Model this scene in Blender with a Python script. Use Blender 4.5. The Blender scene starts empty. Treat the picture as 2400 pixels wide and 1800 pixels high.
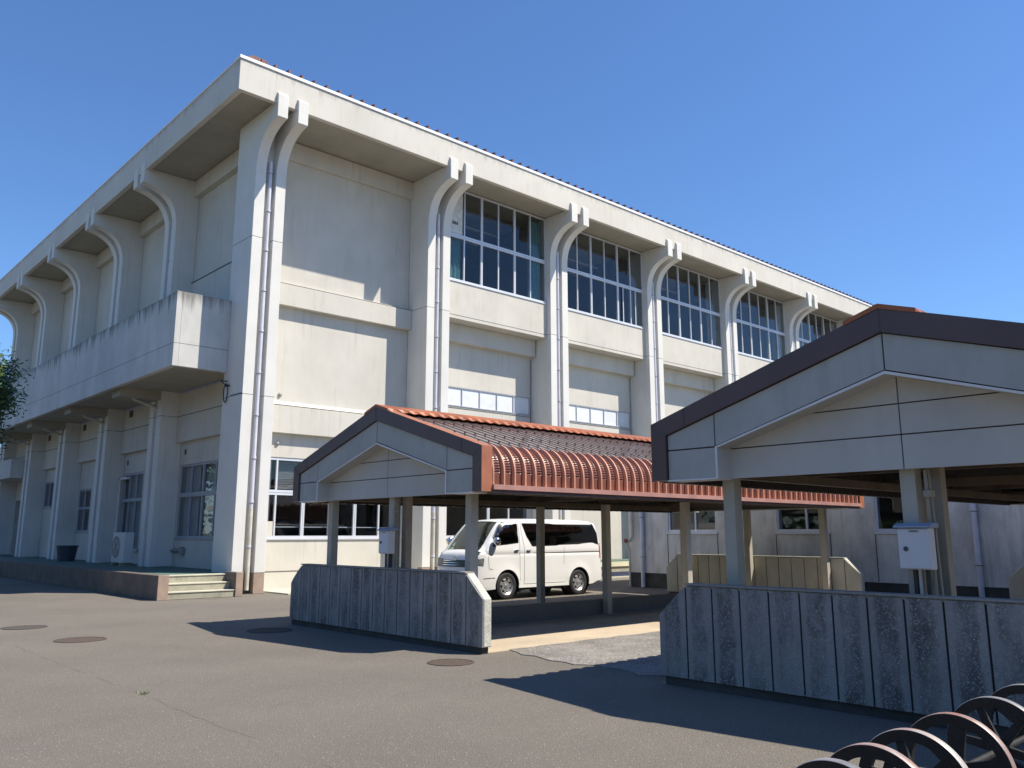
import bpy, bmesh, math, random
from mathutils import Vector, geometry, Matrix
random.seed(7)
PI = math.pi
SC = bpy.context.scene
# ------------------------------------------------------------------ camera, sky, sun
cam = bpy.data.cameras.new('camera'); co = bpy.data.objects.new('camera', cam); SC.collection.objects.link(co)
co.location = (0, 0, 1.6)
co.rotation_euler = (math.radians(90 + 10.974), 0, math.radians(47.505 - 90))
cam.lens = 36 * 1970 / 2400; cam.sensor_width = 36; cam.sensor_fit = 'HORIZONTAL'
cam.shift_x = 0.0004; cam.shift_y = -30 / 2400
cam.clip_start = 0.05; cam.clip_end = 4000
SC.camera = co
SUN = Vector((0.80, -1.0, 1.86)).normalized()          # towards the sun
EL = math.asin(SUN.z); AZ = math.atan2(SUN.x, SUN.y)    # azimuth from +Y clockwise
W = bpy.data.worlds.new('World'); SC.world = W; W.use_nodes = True
nt = W.node_tree; nt.nodes.clear()
sky = nt.nodes.new('ShaderNodeTexSky'); sky.sky_type = 'NISHITA'; sky.sun_disc = False
sky.sun_elevation = EL; sky.sun_rotation = AZ; sky.air_density = 1.1; sky.dust_density = 0.15; sky.ozone_density = 3.0; sky.altitude = 0
bg = nt.nodes.new('ShaderNodeBackground'); bg.inputs[1].default_value = 0.088
wo = nt.nodes.new('ShaderNodeOutputWorld')
tint = nt.nodes.new('ShaderNodeMix'); tint.data_type = 'RGBA'; tint.blend_type = 'MULTIPLY'; tint.inputs[0].default_value = 1
tint.inputs[7].default_value = (.72, .96, 1.27, 1); nt.links.new(sky.outputs[0], tint.inputs[6]); nt.links.new(tint.outputs[2], bg.inputs[0]); nt.links.new(bg.outputs[0], wo.inputs[0])
sl = bpy.data.lights.new('sun', 'SUN'); sl.energy = 4.9; sl.angle = math.radians(0.5); sl.color = (1.0, 0.925, 0.80)
so = bpy.data.objects.new('sun', sl); SC.collection.objects.link(so)
so.rotation_euler = SUN.to_track_quat('Z', 'Y').to_euler()
SC.view_settings.view_transform = 'Standard'; SC.view_settings.look = 'None'
SC.view_settings.exposure = 0.62; SC.view_settings.gamma = 1
SC.render.engine = 'CYCLES'
SC.cycles.max_bounces = 7; SC.cycles.transparent_max_bounces = 12

# ------------------------------------------------------------------ materials
MATS = {}
def mat(name, col, rough=0.8, var=0.06, vscale=1.2, metal=0.0, streak=0.0, speck=0.0, spscale=60, bump=0.0, bscale=40,
        stain=None, stain_amt=0.0, stain_scale=0.6, spec=0.5, coat=0.0, drip=None, attr=None):
    m = bpy.data.materials.new(name); m.use_nodes = True; n = m.node_tree; N = n.nodes; L = n.links
    b = N['Principled BSDF']; b.inputs['Roughness'].default_value = rough; b.inputs['Metallic'].default_value = metal
    b.inputs['Specular IOR Level'].default_value = spec
    if coat: b.inputs['Coat Weight'].default_value = coat; b.inputs['Coat Roughness'].default_value = 0.05
    g = N.new('ShaderNodeNewGeometry')
    def noise(scale, detail=5, sz=1.0, rough_=0.6):
        mp = N.new('ShaderNodeMapping'); mp.inputs['Scale'].default_value = (1, 1, sz); L.new(g.outputs['Position'], mp.inputs[0])
        t = N.new('ShaderNodeTexNoise'); t.inputs['Scale'].default_value = scale; t.inputs['Detail'].default_value = detail
        t.inputs['Roughness'].default_value = rough_; L.new(mp.outputs[0], t.inputs['Vector']); return t.outputs['Fac']
    def ramp(f, a, c, lo=0.0, hi=1.0):
        r = N.new('ShaderNodeMapRange'); r.inputs[1].default_value = a; r.inputs[2].default_value = c
        r.inputs[3].default_value = lo; r.inputs[4].default_value = hi; L.new(f, r.inputs[0]); return r.outputs[0]
    def mixc(f, a, c, mode='MIX'):
        x = N.new('ShaderNodeMix'); x.data_type = 'RGBA'; x.blend_type = mode
        if isinstance(f, (int, float)): x.inputs[0].default_value = f
        else: L.new(f, x.inputs[0])
        for s, v in ((6, a), (7, c)):
            if isinstance(v, tuple): x.inputs[s].default_value = v
            else: L.new(v, x.inputs[s])
        return x.outputs[2]
    c4 = (*col, 1)
    dk = tuple(v * (1 - 2.2 * var) for v in col) + (1,); lt = tuple(min(1, v * (1 + 1.3 * var)) for v in col) + (1,)
    out = mixc(ramp(noise(vscale), 0.3, 0.7), dk, lt)
    if streak:
        s = noise(5.5, 4, 0.06); s2 = noise(0.7, 3)
        mm = N.new('ShaderNodeMath'); mm.operation = 'MULTIPLY'; L.new(ramp(s, 0.52, 0.78), mm.inputs[0]); L.new(ramp(s2, 0.42, 0.62), mm.inputs[1])
        m2 = N.new('ShaderNodeMath'); m2.operation = 'MULTIPLY'; L.new(mm.outputs[0], m2.inputs[0]); m2.inputs[1].default_value = streak
        out = mixc(m2.outputs[0], out, tuple(v * 0.42 for v in col) + (1,))
    if stain:
        out = mixc(ramp(noise(stain_scale, 7, 0.5, 0.68), 0.46, 0.66, 0, stain_amt), out, (*stain, 1))
    if drip:
        sz = N.new('ShaderNodeSeparateXYZ'); L.new(g.outputs['Position'], sz.inputs[0])
        edge = N.new('ShaderNodeMath'); edge.operation = 'ADD'; L.new(ramp(sz.outputs[2], drip[0] - drip[1], drip[0]), edge.inputs[0]); L.new(ramp(noise(4.5, 4, .05), .3, .75, -.75, .35), edge.inputs[1])
        out = mixc(ramp(edge.outputs[0], .25, .8, 0, drip[2]), out, tuple(v * .22 for v in col) + (1,))
    if attr:
        at = N.new('ShaderNodeAttribute'); at.attribute_name = 'stave'
        ad = N.new('ShaderNodeMath'); ad.operation = 'ADD'; L.new(ramp(at.outputs['Fac'], .0, .5, -.55, .24), ad.inputs[0]); L.new(ramp(noise(2.3, 7, .5, .72), .3, .7), ad.inputs[1])
        dirt = ramp(ad.outputs[0], .45, .95, 0, 1)
        vv = N.new('ShaderNodeTexVoronoi'); vv.inputs['Scale'].default_value = 62; L.new(g.outputs['Position'], vv.inputs['Vector'])
        peb = ramp(vv.outputs['Distance'], .42, .30, 0, 1); nn_ = ramp(noise(26, 3), .46, .58)
        pm = N.new('ShaderNodeMath'); pm.operation = 'MULTIPLY'; L.new(peb, pm.inputs[0]); L.new(nn_, pm.inputs[1])
        dk2 = mixc(pm.outputs[0], tuple(v * .36 for v in col) + (1,), tuple(min(1, v * 1.5) for v in col) + (1,))
        out = mixc(dirt, out, dk2)
    if speck:
        sp = noise(spscale, 2, 1, 0.5)
        out = mixc(ramp(sp, 0.60, 0.68, 0, speck), out, tuple(min(1, v * 2.0) for v in col) + (1,))
        sp2 = noise(spscale * 0.8, 2, 1.01, 0.5)
        out = mixc(ramp(sp2, 0.40, 0.32, 0, speck), out, tuple(v * 0.4 for v in col) + (1,))
    L.new(out, b.inputs['Base Color'])
    L.new(ramp(noise(vscale * 3), 0.2, 0.8, max(0.02, rough - 0.07), min(1, rough + 0.07)), b.inputs['Roughness'])
    if bump:
        bp = N.new('ShaderNodeBump'); bp.inputs['Strength'].default_value = bump; bp.inputs['Distance'].default_value = 0.02
        L.new(noise(bscale, 5), bp.inputs['Height']); L.new(bp.outputs[0], b.inputs['Normal'])
    MATS[name] = m; return m
M_WALL = mat('wall_cream', (.575, .545, .48), .88, .04, .8, streak=.42, bump=.12, bscale=55, stain=(.42, .40, .34), stain_amt=.22)
M_COL = mat('column_paint', (.66, .645, .60), .8, .03, 1.0, streak=.16, bump=.08, bscale=60)
M_FASC = mat('fascia_paint', (.60, .57, .505), .85, .03, .6, streak=.42, drip=(14.82, .4, .28), bump=.1, bscale=40, stain=(.47, .43, .36), stain_amt=.3)
M_BALC = mat('balcony_paint', (.60, .585, .545), .85, .05, .9, streak=.5, bump=.12, drip=(8.40, .75, .8), stain=(.33, .33, .31), stain_amt=.35)
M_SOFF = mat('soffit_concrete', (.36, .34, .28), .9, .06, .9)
M_GAP = mat('joint_gap', (.02, .02, .02), .95, .05)
M_SEAM = mat('seam_dark', (.09, .085, .08), .9, .05)
M_TRIM = mat('white_metal_trim', (.80, .80, .79), .4, .02, metal=0.0)
M_ROOF = mat('brown_metal_roof', (.16, .055, .038), .38, .12, 1.5, spec=.6)
M_PIPE = mat('pipe_lavender', (.60, .60, .66), .38, .05, 3)
M_PIPEB = mat('pipe_beige', (.56, .53, .45), .5, .1, 3, streak=.4)
M_ALU = mat('aluminium_frame', (.62, .64, .68), .4, .03, metal=.15)
M_ALUD = mat('aluminium_dark', (.34, .36, .40), .45, .04)  # darker aluminium for some frames, groove lines and a handle
M_DARK = mat('interior_dark', (.03, .03, .033), .9, .2)
M_ROOM = mat('room_wall', (.16, .15, .14), .9, .2, .5)
M_CURT = mat('curtain', (.62, .62, .58), .9, .08, 6)
M_CURTG = mat('curtain_green', (.14, .30, .28), .9, .1, 6)
M_FROST = mat('frosted_pane', (.72, .73, .745), .25, .05, 2)
M_PLAT = mat('green_floor', (.09, .15, .12), .7, .15, 2)
M_TILE = mat('brown_tile', (.15, .12, .10), .75, .14, 2, streak=.5, bump=.2, bscale=25)
M_TILEL = mat('brown_tile_end', (.34, .25, .19), .75, .1, 3)
M_STEP = mat('step_concrete', (.36, .34, .26), .9, .12, 3, streak=.9, bump=.15)
M_STEPT = mat('step_nosing', (.50, .48, .38), .85, .06, 3)
M_ASPH = None
M_GRAV = mat('rough_asphalt', (.23, .215, .195), .95, .16, 1.6, speck=1.0, spscale=30, bump=.7, bscale=70)
M_APRON = mat('apron_concrete', (.48, .395, .29), .95, .1, .9, speck=.3, spscale=70, bump=.3, bscale=80, stain=(.33, .28, .21), stain_amt=.5)
M_BEIGE = mat('sheltered_ground', (.17, .165, .15), .95, .08, 1.5, speck=.35, spscale=60, bump=.2)
M_GP = mat('gable_panel_grey', (.385, .39, .36), .72, .06, 1.4, streak=.35, stain=(.46, .48, .46), stain_amt=.4, stain_scale=2.2)
M_GP2 = mat('gable_inner_grey', (.50, .49, .45), .75, .05, 1.0, streak=.15)
M_GEDGE = mat('gable_edge', (.70, .69, .67), .6, .05, 3)
M_FB = mat('fascia_brown', (.105, .067, .064), .42, .06, 1.5, spec=.5)
M_FBL = mat('corner_board', (.36, .135, .07), .45, .1, 2.5)
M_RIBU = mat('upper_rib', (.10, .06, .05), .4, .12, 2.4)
M_RIB = mat('pale_rib_cap', (.60, .29, .185), .5, .12, 2.4)  # rib caps paler than the pans between them
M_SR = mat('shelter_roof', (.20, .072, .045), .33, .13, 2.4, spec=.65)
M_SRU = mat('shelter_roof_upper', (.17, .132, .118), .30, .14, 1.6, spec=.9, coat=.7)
M_EAVE = mat('eave_trim', (.42, .225, .185), .45, .1, 2.6)
M_CAP = mat('ridge_cap', (.36, .105, .035), .4, .16, 2.6, spec=.5)
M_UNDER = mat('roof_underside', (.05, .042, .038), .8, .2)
M_BEAM = mat('steel_beam', (.14, .105, .07), .6, .12, 2)
M_POST = mat('post_paint', (.42, .395, .33), .6, .06, 2, streak=.2)
M_POSTB = mat('post_beige', (.30, .26, .20), .6, .08, 2)
M_BOX = mat('box_paint', (.62, .62, .64), .42, .03, 2)
M_BOXT = mat('box_hood', (.30, .35, .45), .4, .05, 2)
M_SCR = mat('screen_panel', (.30, .288, .27), .92, .08, 1.3, streak=.45, speck=.3, spscale=46, bump=.6, bscale=48, attr=1)
M_SCRE = mat('screen_end', (.50, .50, .44), .9, .12, 3, speck=.5, spscale=60, bump=.3)
M_SCRY = mat('screen_far', (.47, .46, .385), .9, .08, 2, streak=.3, bump=.2)
M_PLINTH = mat('dark_plinth', (.07, .068, .06), .9, .2, 2, bump=.3)
M_WING = mat('wing_wall', (.74, .71, .64), .9, .06, .9, streak=.8, bump=.12, stain=(.20, .20, .17), stain_amt=.5, stain_scale=.9)
M_VAN = mat('van_white', (.80, .80, .785), .22, .01, 1, coat=.6)
M_VSEAM = mat('van_seam', (.16, .16, .16), .6, .05)
M_BLK = mat('black_plastic', (.02, .02, .022), .5, .1)
M_TYRE = mat('tyre_rubber', (.022, .022, .024), .75, .15, 12, bump=.2)
M_RIM = mat('steel_wheel', (.62, .62, .64), .3, .04, 6, metal=.75)
M_CHR = mat('chrome', (.75, .76, .78), .12, .02, metal=1)
M_LAMP = mat('lamp_lens', (.16, .17, .18), .12, .2, 25, spec=.9)
M_RED = mat('red_lens', (.45, .03, .03), .2, .1, 10)
M_AC = mat('ac_body', (.52, .53, .52), .5, .04)
M_TUB = mat('blue_tub', (.03, .045, .07), .45, .1)
M_IRON = mat('black_iron', (.010, .010, .011), .62, .25, 14, bump=.3, bscale=60)
M_TREAD = mat('worn_tread', (.36, .20, .17), .5, .2, 5, metal=.2, stain=(.42, .42, .40), stain_amt=1, stain_scale=1.8)
M_TREADG = mat('grey_tread', (.26, .26, .28), .5, .2, 5, metal=.2)
M_MH = mat('manhole_iron', (.115, .088, .074), .9, .12, 20, bump=.8, bscale=90, spec=.15)
M_MHG = mat('manhole_grey', (.095, .088, .08), .95, .1, 20, bump=.6, bscale=90, spec=.08)
M_BARK = mat('bark', (.10, .07, .05), .9, .2, 6, bump=.6)
M_VENT = mat('vent_grey', (.30, .29, .27), .6, .1)
M_WIRE = mat('black_cable', (.02, .02, .02), .6, .1)
M_BLUE = mat('dock_bumper', (.03, .04, .09), .6, .1)
M_YELL = mat('pale_edge', (.62, .60, .42), .8, .05)
M_REDV = mat('red_valve', (.22, .04, .04), .5, .1)

def glass(name, tint, rf, trans, ior=1.5):
    m = bpy.data.materials.new(name); m.use_nodes = True; N = m.node_tree.nodes; L = m.node_tree.links; N.clear()
    o = N.new('ShaderNodeOutputMaterial'); mx = N.new('ShaderNodeMixShader'); f = N.new('ShaderNodeLayerWeight'); f.inputs[0].default_value = .5
    pw = N.new('ShaderNodeMath'); pw.operation = 'POWER'; pw.inputs[1].default_value = 4.2; L.new(f.outputs['Facing'], pw.inputs[0])
    add = N.new('ShaderNodeMath'); add.operation = 'ADD'; add.inputs[1].default_value = rf + .05; L.new(pw.outputs[0], add.inputs[0]); add.use_clamp = True
    t = N.new('ShaderNodeBsdfTransparent'); t.inputs[0].default_value = (*[v * trans for v in tint], 1)
    g = N.new('ShaderNodeBsdfGlossy'); g.inputs[1].default_value = 0.02; g.inputs[0].default_value = (.92, .92, .92, 1)
    tc = N.new('ShaderNodeNewGeometry'); nz = N.new('ShaderNodeTexNoise'); nz.inputs['Scale'].default_value = 1.6; L.new(tc.outputs['Position'], nz.inputs['Vector'])
    bp = N.new('ShaderNodeBump'); bp.inputs['Strength'].default_value = .05; bp.inputs['Distance'].default_value = .05
    L.new(nz.outputs['Fac'], bp.inputs['Height']); L.new(bp.outputs[0], g.inputs['Normal'])
    L.new(add.outputs[0], mx.inputs[0]); L.new(t.outputs[0], mx.inputs[1]); L.new(g.outputs[0], mx.inputs[2]); L.new(mx.outputs[0], o.inputs[0])
    MATS[name] = m; return m
M_GLASS = glass('window_glass', (.80, .86, .92), .0, .75)
M_VGLASS = glass('van_glass', (.5, .55, .55), .05, .30)
M_WGLASS = glass('windscreen_glass', (.72, .97, .82), .0, .85)

def asphalt():
    m = mat('asphalt', (.170, .150, .124), .95, .07, .30, speck=.5, spscale=62, bump=.9, bscale=75, stain=(.126, .114, .098), stain_amt=.6, stain_scale=.28)
    N = m.node_tree.nodes; L = m.node_tree.links; b = N['Principled BSDF']
    src = b.inputs['Base Color'].links[0].from_socket
    g = N.new('ShaderNodeNewGeometry'); sp = N.new('ShaderNodeSeparateXYZ'); L.new(g.outputs['Position'], sp.inputs[0])
    nz = N.new('ShaderNodeTexNoise'); nz.inputs['Scale'].default_value = 1.3; nz.inputs['Detail'].default_value = 8; L.new(g.outputs['Position'], nz.inputs['Vector'])
    def M(op, a, c, cl=False):
        x = N.new('ShaderNodeMath'); x.operation = op; x.use_clamp = cl
        for i, v in enumerate((a, c)):
            if v is None: continue
            if isinstance(v, (int, float)): x.inputs[i].default_value = v
            else: L.new(v, x.inputs[i])
        return x.outputs[0]
    wob = M('MULTIPLY', M('SUBTRACT', nz.outputs['Fac'], .5), .22)
    # one long construction seam, a crack of the paving itself
    d = M('ABSOLUTE', M('ADD', M('SUBTRACT', sp.outputs[0], 3.30), wob), None)
    line = M('SUBTRACT', 1, M('DIVIDE', d, .016), True)
    nz2 = N.new('ShaderNodeTexNoise'); nz2.inputs['Scale'].default_value = .9; L.new(g.outputs['Position'], nz2.inputs['Vector'])
    gate = M('MULTIPLY', M('SUBTRACT', nz2.outputs['Fac'], .40), 6, True)
    yg = M('MULTIPLY', M('LESS_THAN', sp.outputs[1], 14.5), M('GREATER_THAN', sp.outputs[1], -3))
    f = M('MULTIPLY', M('MULTIPLY', line, gate), M('MULTIPLY', yg, .6))
    x = N.new('ShaderNodeMix'); x.data_type = 'RGBA'; L.new(f, x.inputs[0]); L.new(src, x.inputs[6]); x.inputs[7].default_value = (.045, .042, .04, 1)
    # second scatter of pale stones
    v = N.new('ShaderNodeTexVoronoi'); v.inputs['Scale'].default_value = 21; L.new(g.outputs['Position'], v.inputs['Vector'])
    st = M('MULTIPLY', M('LESS_THAN', v.outputs['Distance'], .17), .55)
    y = N.new('ShaderNodeMix'); y.data_type = 'RGBA'; L.new(st, y.inputs[0]); L.new(x.outputs[2], y.inputs[6]); y.inputs[7].default_value = (.33, .305, .265, 1)
    L.new(y.outputs[2], b.inputs['Base Color']); return m
M_ASPH = asphalt()

# ------------------------------------------------------------------ mesh helpers
class MB:
    def __init__(s): s.v = []; s.f = []; s.m = []
    def add(s, vs, fs, m=0):
        o = len(s.v); s.v += [tuple(p) for p in vs]
        for f in fs: s.f.append(tuple(i + o for i in f)); s.m.append(m)
    def box(s, x0, x1, y0, y1, z0, z1, m=0):
        x0, x1 = sorted((x0, x1)); y0, y1 = sorted((y0, y1)); z0, z1 = sorted((z0, z1))
        s.add([(x0,y0,z0),(x1,y0,z0),(x1,y1,z0),(x0,y1,z0),(x0,y0,z1),(x1,y0,z1),(x1,y1,z1),(x0,y1,z1)],
              [(0,3,2,1),(4,5,6,7),(0,1,5,4),(1,2,6,5),(2,3,7,6),(3,0,4,7)], m); return s
    def prism(s, poly, axis, a0, a1, m=0, mside=None):
        """poly: 2D points; axis 'x': (y,z), 'y': (x,z), 'z': (x,y)"""
        def P(p, a):
            return (a, p[0], p[1]) if axis == 'x' else (p[0], a, p[1]) if axis == 'y' else (p[0], p[1], a)
        n = len(poly); vs = [P(p, a0) for p in poly] + [P(p, a1) for p in poly]
        tris = geometry.tessellate_polygon([[Vector((p[0], p[1], 0)) for p in poly]])
        s.add(vs, [tuple(t) for t in tris], m); o = len(s.v) - 2 * n
        for t in tris: s.f.append(tuple(i + n + o for i in reversed(t))); s.m.append(m)
        for i in range(n):
            j = (i + 1) % n; s.f.append((i + o, j + o, j + n + o, i + n + o)); s.m.append(m if mside is None else mside)
        return s
    def tube(s, pts, r, n=10, m=0, cap=True):
        pts = [Vector(p) for p in pts]; rings = []
        rs = r if isinstance(r, (list, tuple)) else [r] * len(pts)
        up0 = None
        for i, p in enumerate(pts):
            d = (pts[min(i + 1, len(pts) - 1)] - pts[max(i - 1, 0)]).normalized()
            if up0 is None: up0 = d.orthogonal().normalized()
            u = (up0 - d * up0.dot(d)).normalized(); w = d.cross(u); up0 = u
            rings.append([p + (u * math.cos(2*PI*k/n) + w * math.sin(2*PI*k/n)) * rs[i] for k in range(n)])
        vs = [q for R in rings for q in R]; fs = []
        for i in range(len(pts) - 1):
            for k in range(n):
                a = i*n + k; b = i*n + (k+1) % n; fs.append((a, b, b + n, a + n))
        if cap: fs.append(tuple(reversed(range(n)))); fs.append(tuple(range((len(pts)-1)*n, len(pts)*n)))
        s.add(vs, fs, m); return s
    def lathe(s, prof, c, axis='y', n=40, m=0, closed=False):
        """prof: (radius, offset along axis); c centre"""
        vs = []; fs = []; np_ = len(prof)
        for k in range(n):
            a = 2*PI*k/n; ca, sa = math.cos(a), math.sin(a)
            for r, h in prof:
                vs.append((c[0] + r*ca, c[1] + h, c[2] + r*sa) if axis == 'y' else
                          (c[0] + h, c[1] + r*ca, c[2] + r*sa) if axis == 'x' else (c[0] + r*ca, c[1] + r*sa, c[2] + h))
        for k in range(n):
            k2 = (k+1) % n
            for i in range(np_ if closed else np_ - 1):
                i2 = (i+1) % np_
                fs.append((k*np_+i, k*np_+i2, k2*np_+i2, k2*np_+i))
        s.add(vs, fs, m); return s
    def build(s, name, mats, parent=None, smooth=False, bevel=0, fix=True):
        me = bpy.data.meshes.new(name); me.from_pydata(s.v, [], s.f)
        if not isinstance(mats, (list, tuple)): mats = [mats]
        for m in mats: me.materials.append(m)
        me.polygons.foreach_set('material_index', s.m)
        if fix:
            bm = bmesh.new(); bm.from_mesh(me); bmesh.ops.recalc_face_normals(bm, faces=bm.faces); bm.to_mesh(me); bm.free()
        if smooth: me.polygons.foreach_set('use_smooth', [True] * len(me.polygons))
        me.update()
        o = bpy.data.objects.new(name, me); SC.collection.objects.link(o)
        if parent: o.parent = parent
        if bevel:
            md = o.modifiers.new('bevel', 'BEVEL'); md.width = bevel; md.segments = 2; md.limit_method = 'ANGLE'; md.angle_limit = 0.6
        if smooth == 'auto':
            for p in me.polygons: p.use_smooth = True
            md = o.modifiers.new('edges', 'EDGE_SPLIT'); md.split_angle = math.radians(38)
        return o
def tag(o, label, cat, group=None, kind=None):
    if label: o['label'] = label
    if cat: o['category'] = cat
    if group: o['group'] = group
    if kind: o['kind'] = kind
    return o
def thing(name, loc, label, cat, group=None):
    o = bpy.data.objects.new(name, None); SC.collection.objects.link(o); o.location = loc; o.empty_display_size = .2
    return tag(o, label, cat, group)
def dup(o, parent=None):
    c = o.copy(); SC.collection.objects.link(c); c.parent = parent
    for ch in list(o.children): dup(ch, c)
    return c
def struct(o): o['kind'] = 'structure'; return o

# ------------------------------------------------------------------ ground
b = MB(); b.add([(-900,-900,0),(900,-900,0),(900,900,0),(-900,900,0)], [(0,1,2,3)]); struct(b.build('ground', M_ASPH))
rg = random.Random(5); lp = [(8.05 + rg.uniform(-.10, .12) + (.45 if k > 14 else .0) * (k - 14) / 6, 5.2 + 4.3 * k / 20) for k in range(21)]
lq = [(20.9 - (20.9 - 8.1) * k / 60, 9.12 + rg.uniform(-.035, .035)) for k in range(60)]
lp = [p for p in lp if p[1] < 9.05]
b = MB(); b.prism(lp + list(reversed(lq)) + [(20.9, 5.2)], 'z', -.02, .010); struct(b.build('gravel', M_GRAV))
def apron(yc, name='pavement'):
    b = MB(); b.box(7.78, 19.3, yc - 2.58, yc + 2.75, -.05, .006); return struct(b.build(name, M_APRON))
YC1, YC2 = 11.67, 3.29
apron(YC1); apron(YC2)
b = MB(); b.box(11.3, 30, 21.2, 23.3, -.05, .035); struct(b.build('pavement', M_STEPT))

# ------------------------------------------------------------------ school building
B = thing('school_building', (10.12, 22.2, 0), 'large cream concrete hall with curved brackets under its eaves and a long side balcony', 'building')
def P(mb, name, mats, parent=None, **k):
    """part of the building: vertices in world space, parent at the building's base"""
    o = mb.build(name, mats, **k); par = parent or B
    o.parent = par
    base = B.location
    o.matrix_parent_inverse = Matrix.Identity(4)
    if par is B: o.data.transform(Matrix.Translation(-base))
    else: o.data.transform(Matrix.Translation(-base))
    return o
CX = [10.12, 16.46, 22.39, 28.42, 34.44, 40.5, 46.55, 52.6]     # left edges of the columns of the right facade
CW = .97; YF = 22.2; YW = 23.28
CY = [28.32, 33.79, 39.27, 44.75, 50.3]                          # near edges of the columns of the left facade
XF = 10.12; XW = 10.87
ZS = 13.88; ZT = 14.8
def curve_pts(n=12):
    # bracket underside as (out, z): out = 0 at the fin front, 1.2 at the bracket tip
    P0, P1, P2, P3 = (0, 12.1), (0, 12.95), (.42, 13.32), (1.19, 13.42)
    r = []
    for i in range(n + 1):
        t = i / n; u = 1 - t
        r.append(tuple(u*u*u*a + 3*u*u*t*b_ + 3*u*t*t*c + t*t*t*d for a, b_, c, d in zip(P0, P1, P2, P3)))
    return r
CURVE = curve_pts()
def fin_profile():
    # closed outline (out, z); out negative goes into the wall
    return [(-.24, 0.56), (0, .56)] + CURVE + [(1.2, 13.42), (1.2, 14.12), (1.13, 14.19), (1.02, 14.19), (1.02, 13.93), (-.24, 13.93)]
def column(axis, pos, body_to, zlow=0.0, depth=None):
    b = MB(); fw = .32 if axis == 'y' else .35; w = CW if axis == 'y' else 1.02
    for s0 in (0, w - fw):
        a0 = pos + s0; a1 = a0 + fw
        if axis == 'y':
            b.prism([(YF - o, z) for o, z in fin_profile()], 'x', a0, a1)
            b.box(a0, a1, YF + .01, YF + .24, zlow, .56, 2)
        else:
            b.prism([(XF - o, z) for o, z in fin_profile()], 'y', a0, a1)
    if axis == 'y':
        b.box(pos, pos + w, YF + .241, body_to, zlow, 13.93)
    else:
        b.box(XF + .241, body_to, pos, pos + w, zlow, 13.93)
    # thin painted joints round the fins
    for z in ((5.47, 9.17) if depth is None else (5.47, 10.12)):
        for s0 in (0, w - fw):
            if axis == 'y': b.box(pos + s0 - .003, pos + s0 + fw + .003, YF - .003, YF + .2, z - .011, z + .011, 1)
            else: b.box(XF - .003, XF + .2, pos + s0 - .003, pos + s0 + fw + .003, z - .011, z + .011, 1)
        if axis == 'y': b.box(pos - .003, pos + w + .003, YF + .242, body_to - .01, z - .011, z + .011, 1)
        else: b.box(XF + .242, body_to - .01, pos - .003, pos + w + .003, z - .011, z + .011, 1)
    return b
def downpipe(x, y, z0, z1, r=.058, low=2.3, step=1.22, off=0.0):
    b = MB(); b.tube([(x, y, max(z0, low)), (x, y, z1)], r, 12)
    if z0 < low: b.tube([(x, y, z0), (x, y, low)], r + .006, 12, 1)
    z = z1 - .35 - off
    while z > z0 + .3:
        b.tube([(x, y, z - .035), (x, y, z + .035)], r + .012, 12, 0); b.tube([(x, y, z - .047), (x, y, z - .036)], r + .013, 12, 2)
        z -= step
    return b
for i, x in enumerate(CX):
    mb = column('y', x, 23.5 if i == 0 else YW, depth=1 if i == 0 else None)
    c = P(mb, 'column', [M_COL, M_SEAM, M_TILEL], smooth=False, bevel=.012)
    p = P(downpipe(x + .5, YF + .10, .1, 12.6, off=(i * .37) % .9), 'downpipe', [M_PIPE, M_PIPEB, M_SEAM], parent=c, smooth='auto')
for i, y in enumerate(CY):
    c = P(column('x', y, XW, zlow=.57), 'column', [M_COL, M_SEAM, M_TILEL], bevel=.012)
    P(downpipe(XF + .10, y + .5, .57, 12.6, low=.1, off=(i * .43) % .9), 'downpipe', [M_PIPE, M_PIPEB, M_SEAM], parent=c, smooth='auto')
XE = CX[-1] + CW; YE = CY[-1] + 1.35
# eaves: fascia, drip lip, soffit, metal trim
b = MB()
FX, FY = 8.96, 21.1
b.box(FX, XE + 1.2, FY, FY + .16, ZS - .02, ZT); b.box(FX, FX + .16, FY + .16, YE + 1.1, ZS - .02, ZT)
b.box(FX, XE + 1.2, YE + .94, YE + 1.1, ZS - .02, ZT) if False else None
b.box(FX + .16, FX + 4, YE + .94, YE + 1.1, ZS - .02, ZT)
P(b, 'fascia', M_FASC, bevel=.01)
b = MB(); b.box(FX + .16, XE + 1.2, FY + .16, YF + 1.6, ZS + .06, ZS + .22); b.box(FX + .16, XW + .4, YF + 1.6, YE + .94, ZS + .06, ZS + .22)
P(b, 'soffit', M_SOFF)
b = MB(); b.box(FX - .03, XE + 1.25, FY - .035, FY + .3, ZT + .004, ZT + .10); b.box(FX - .03, FX + .3, FY + .3, YE + 1.12, ZT + .004, ZT + .055)
P(b, 'roof_edge_trim', M_TRIM, bevel=.008)
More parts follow.
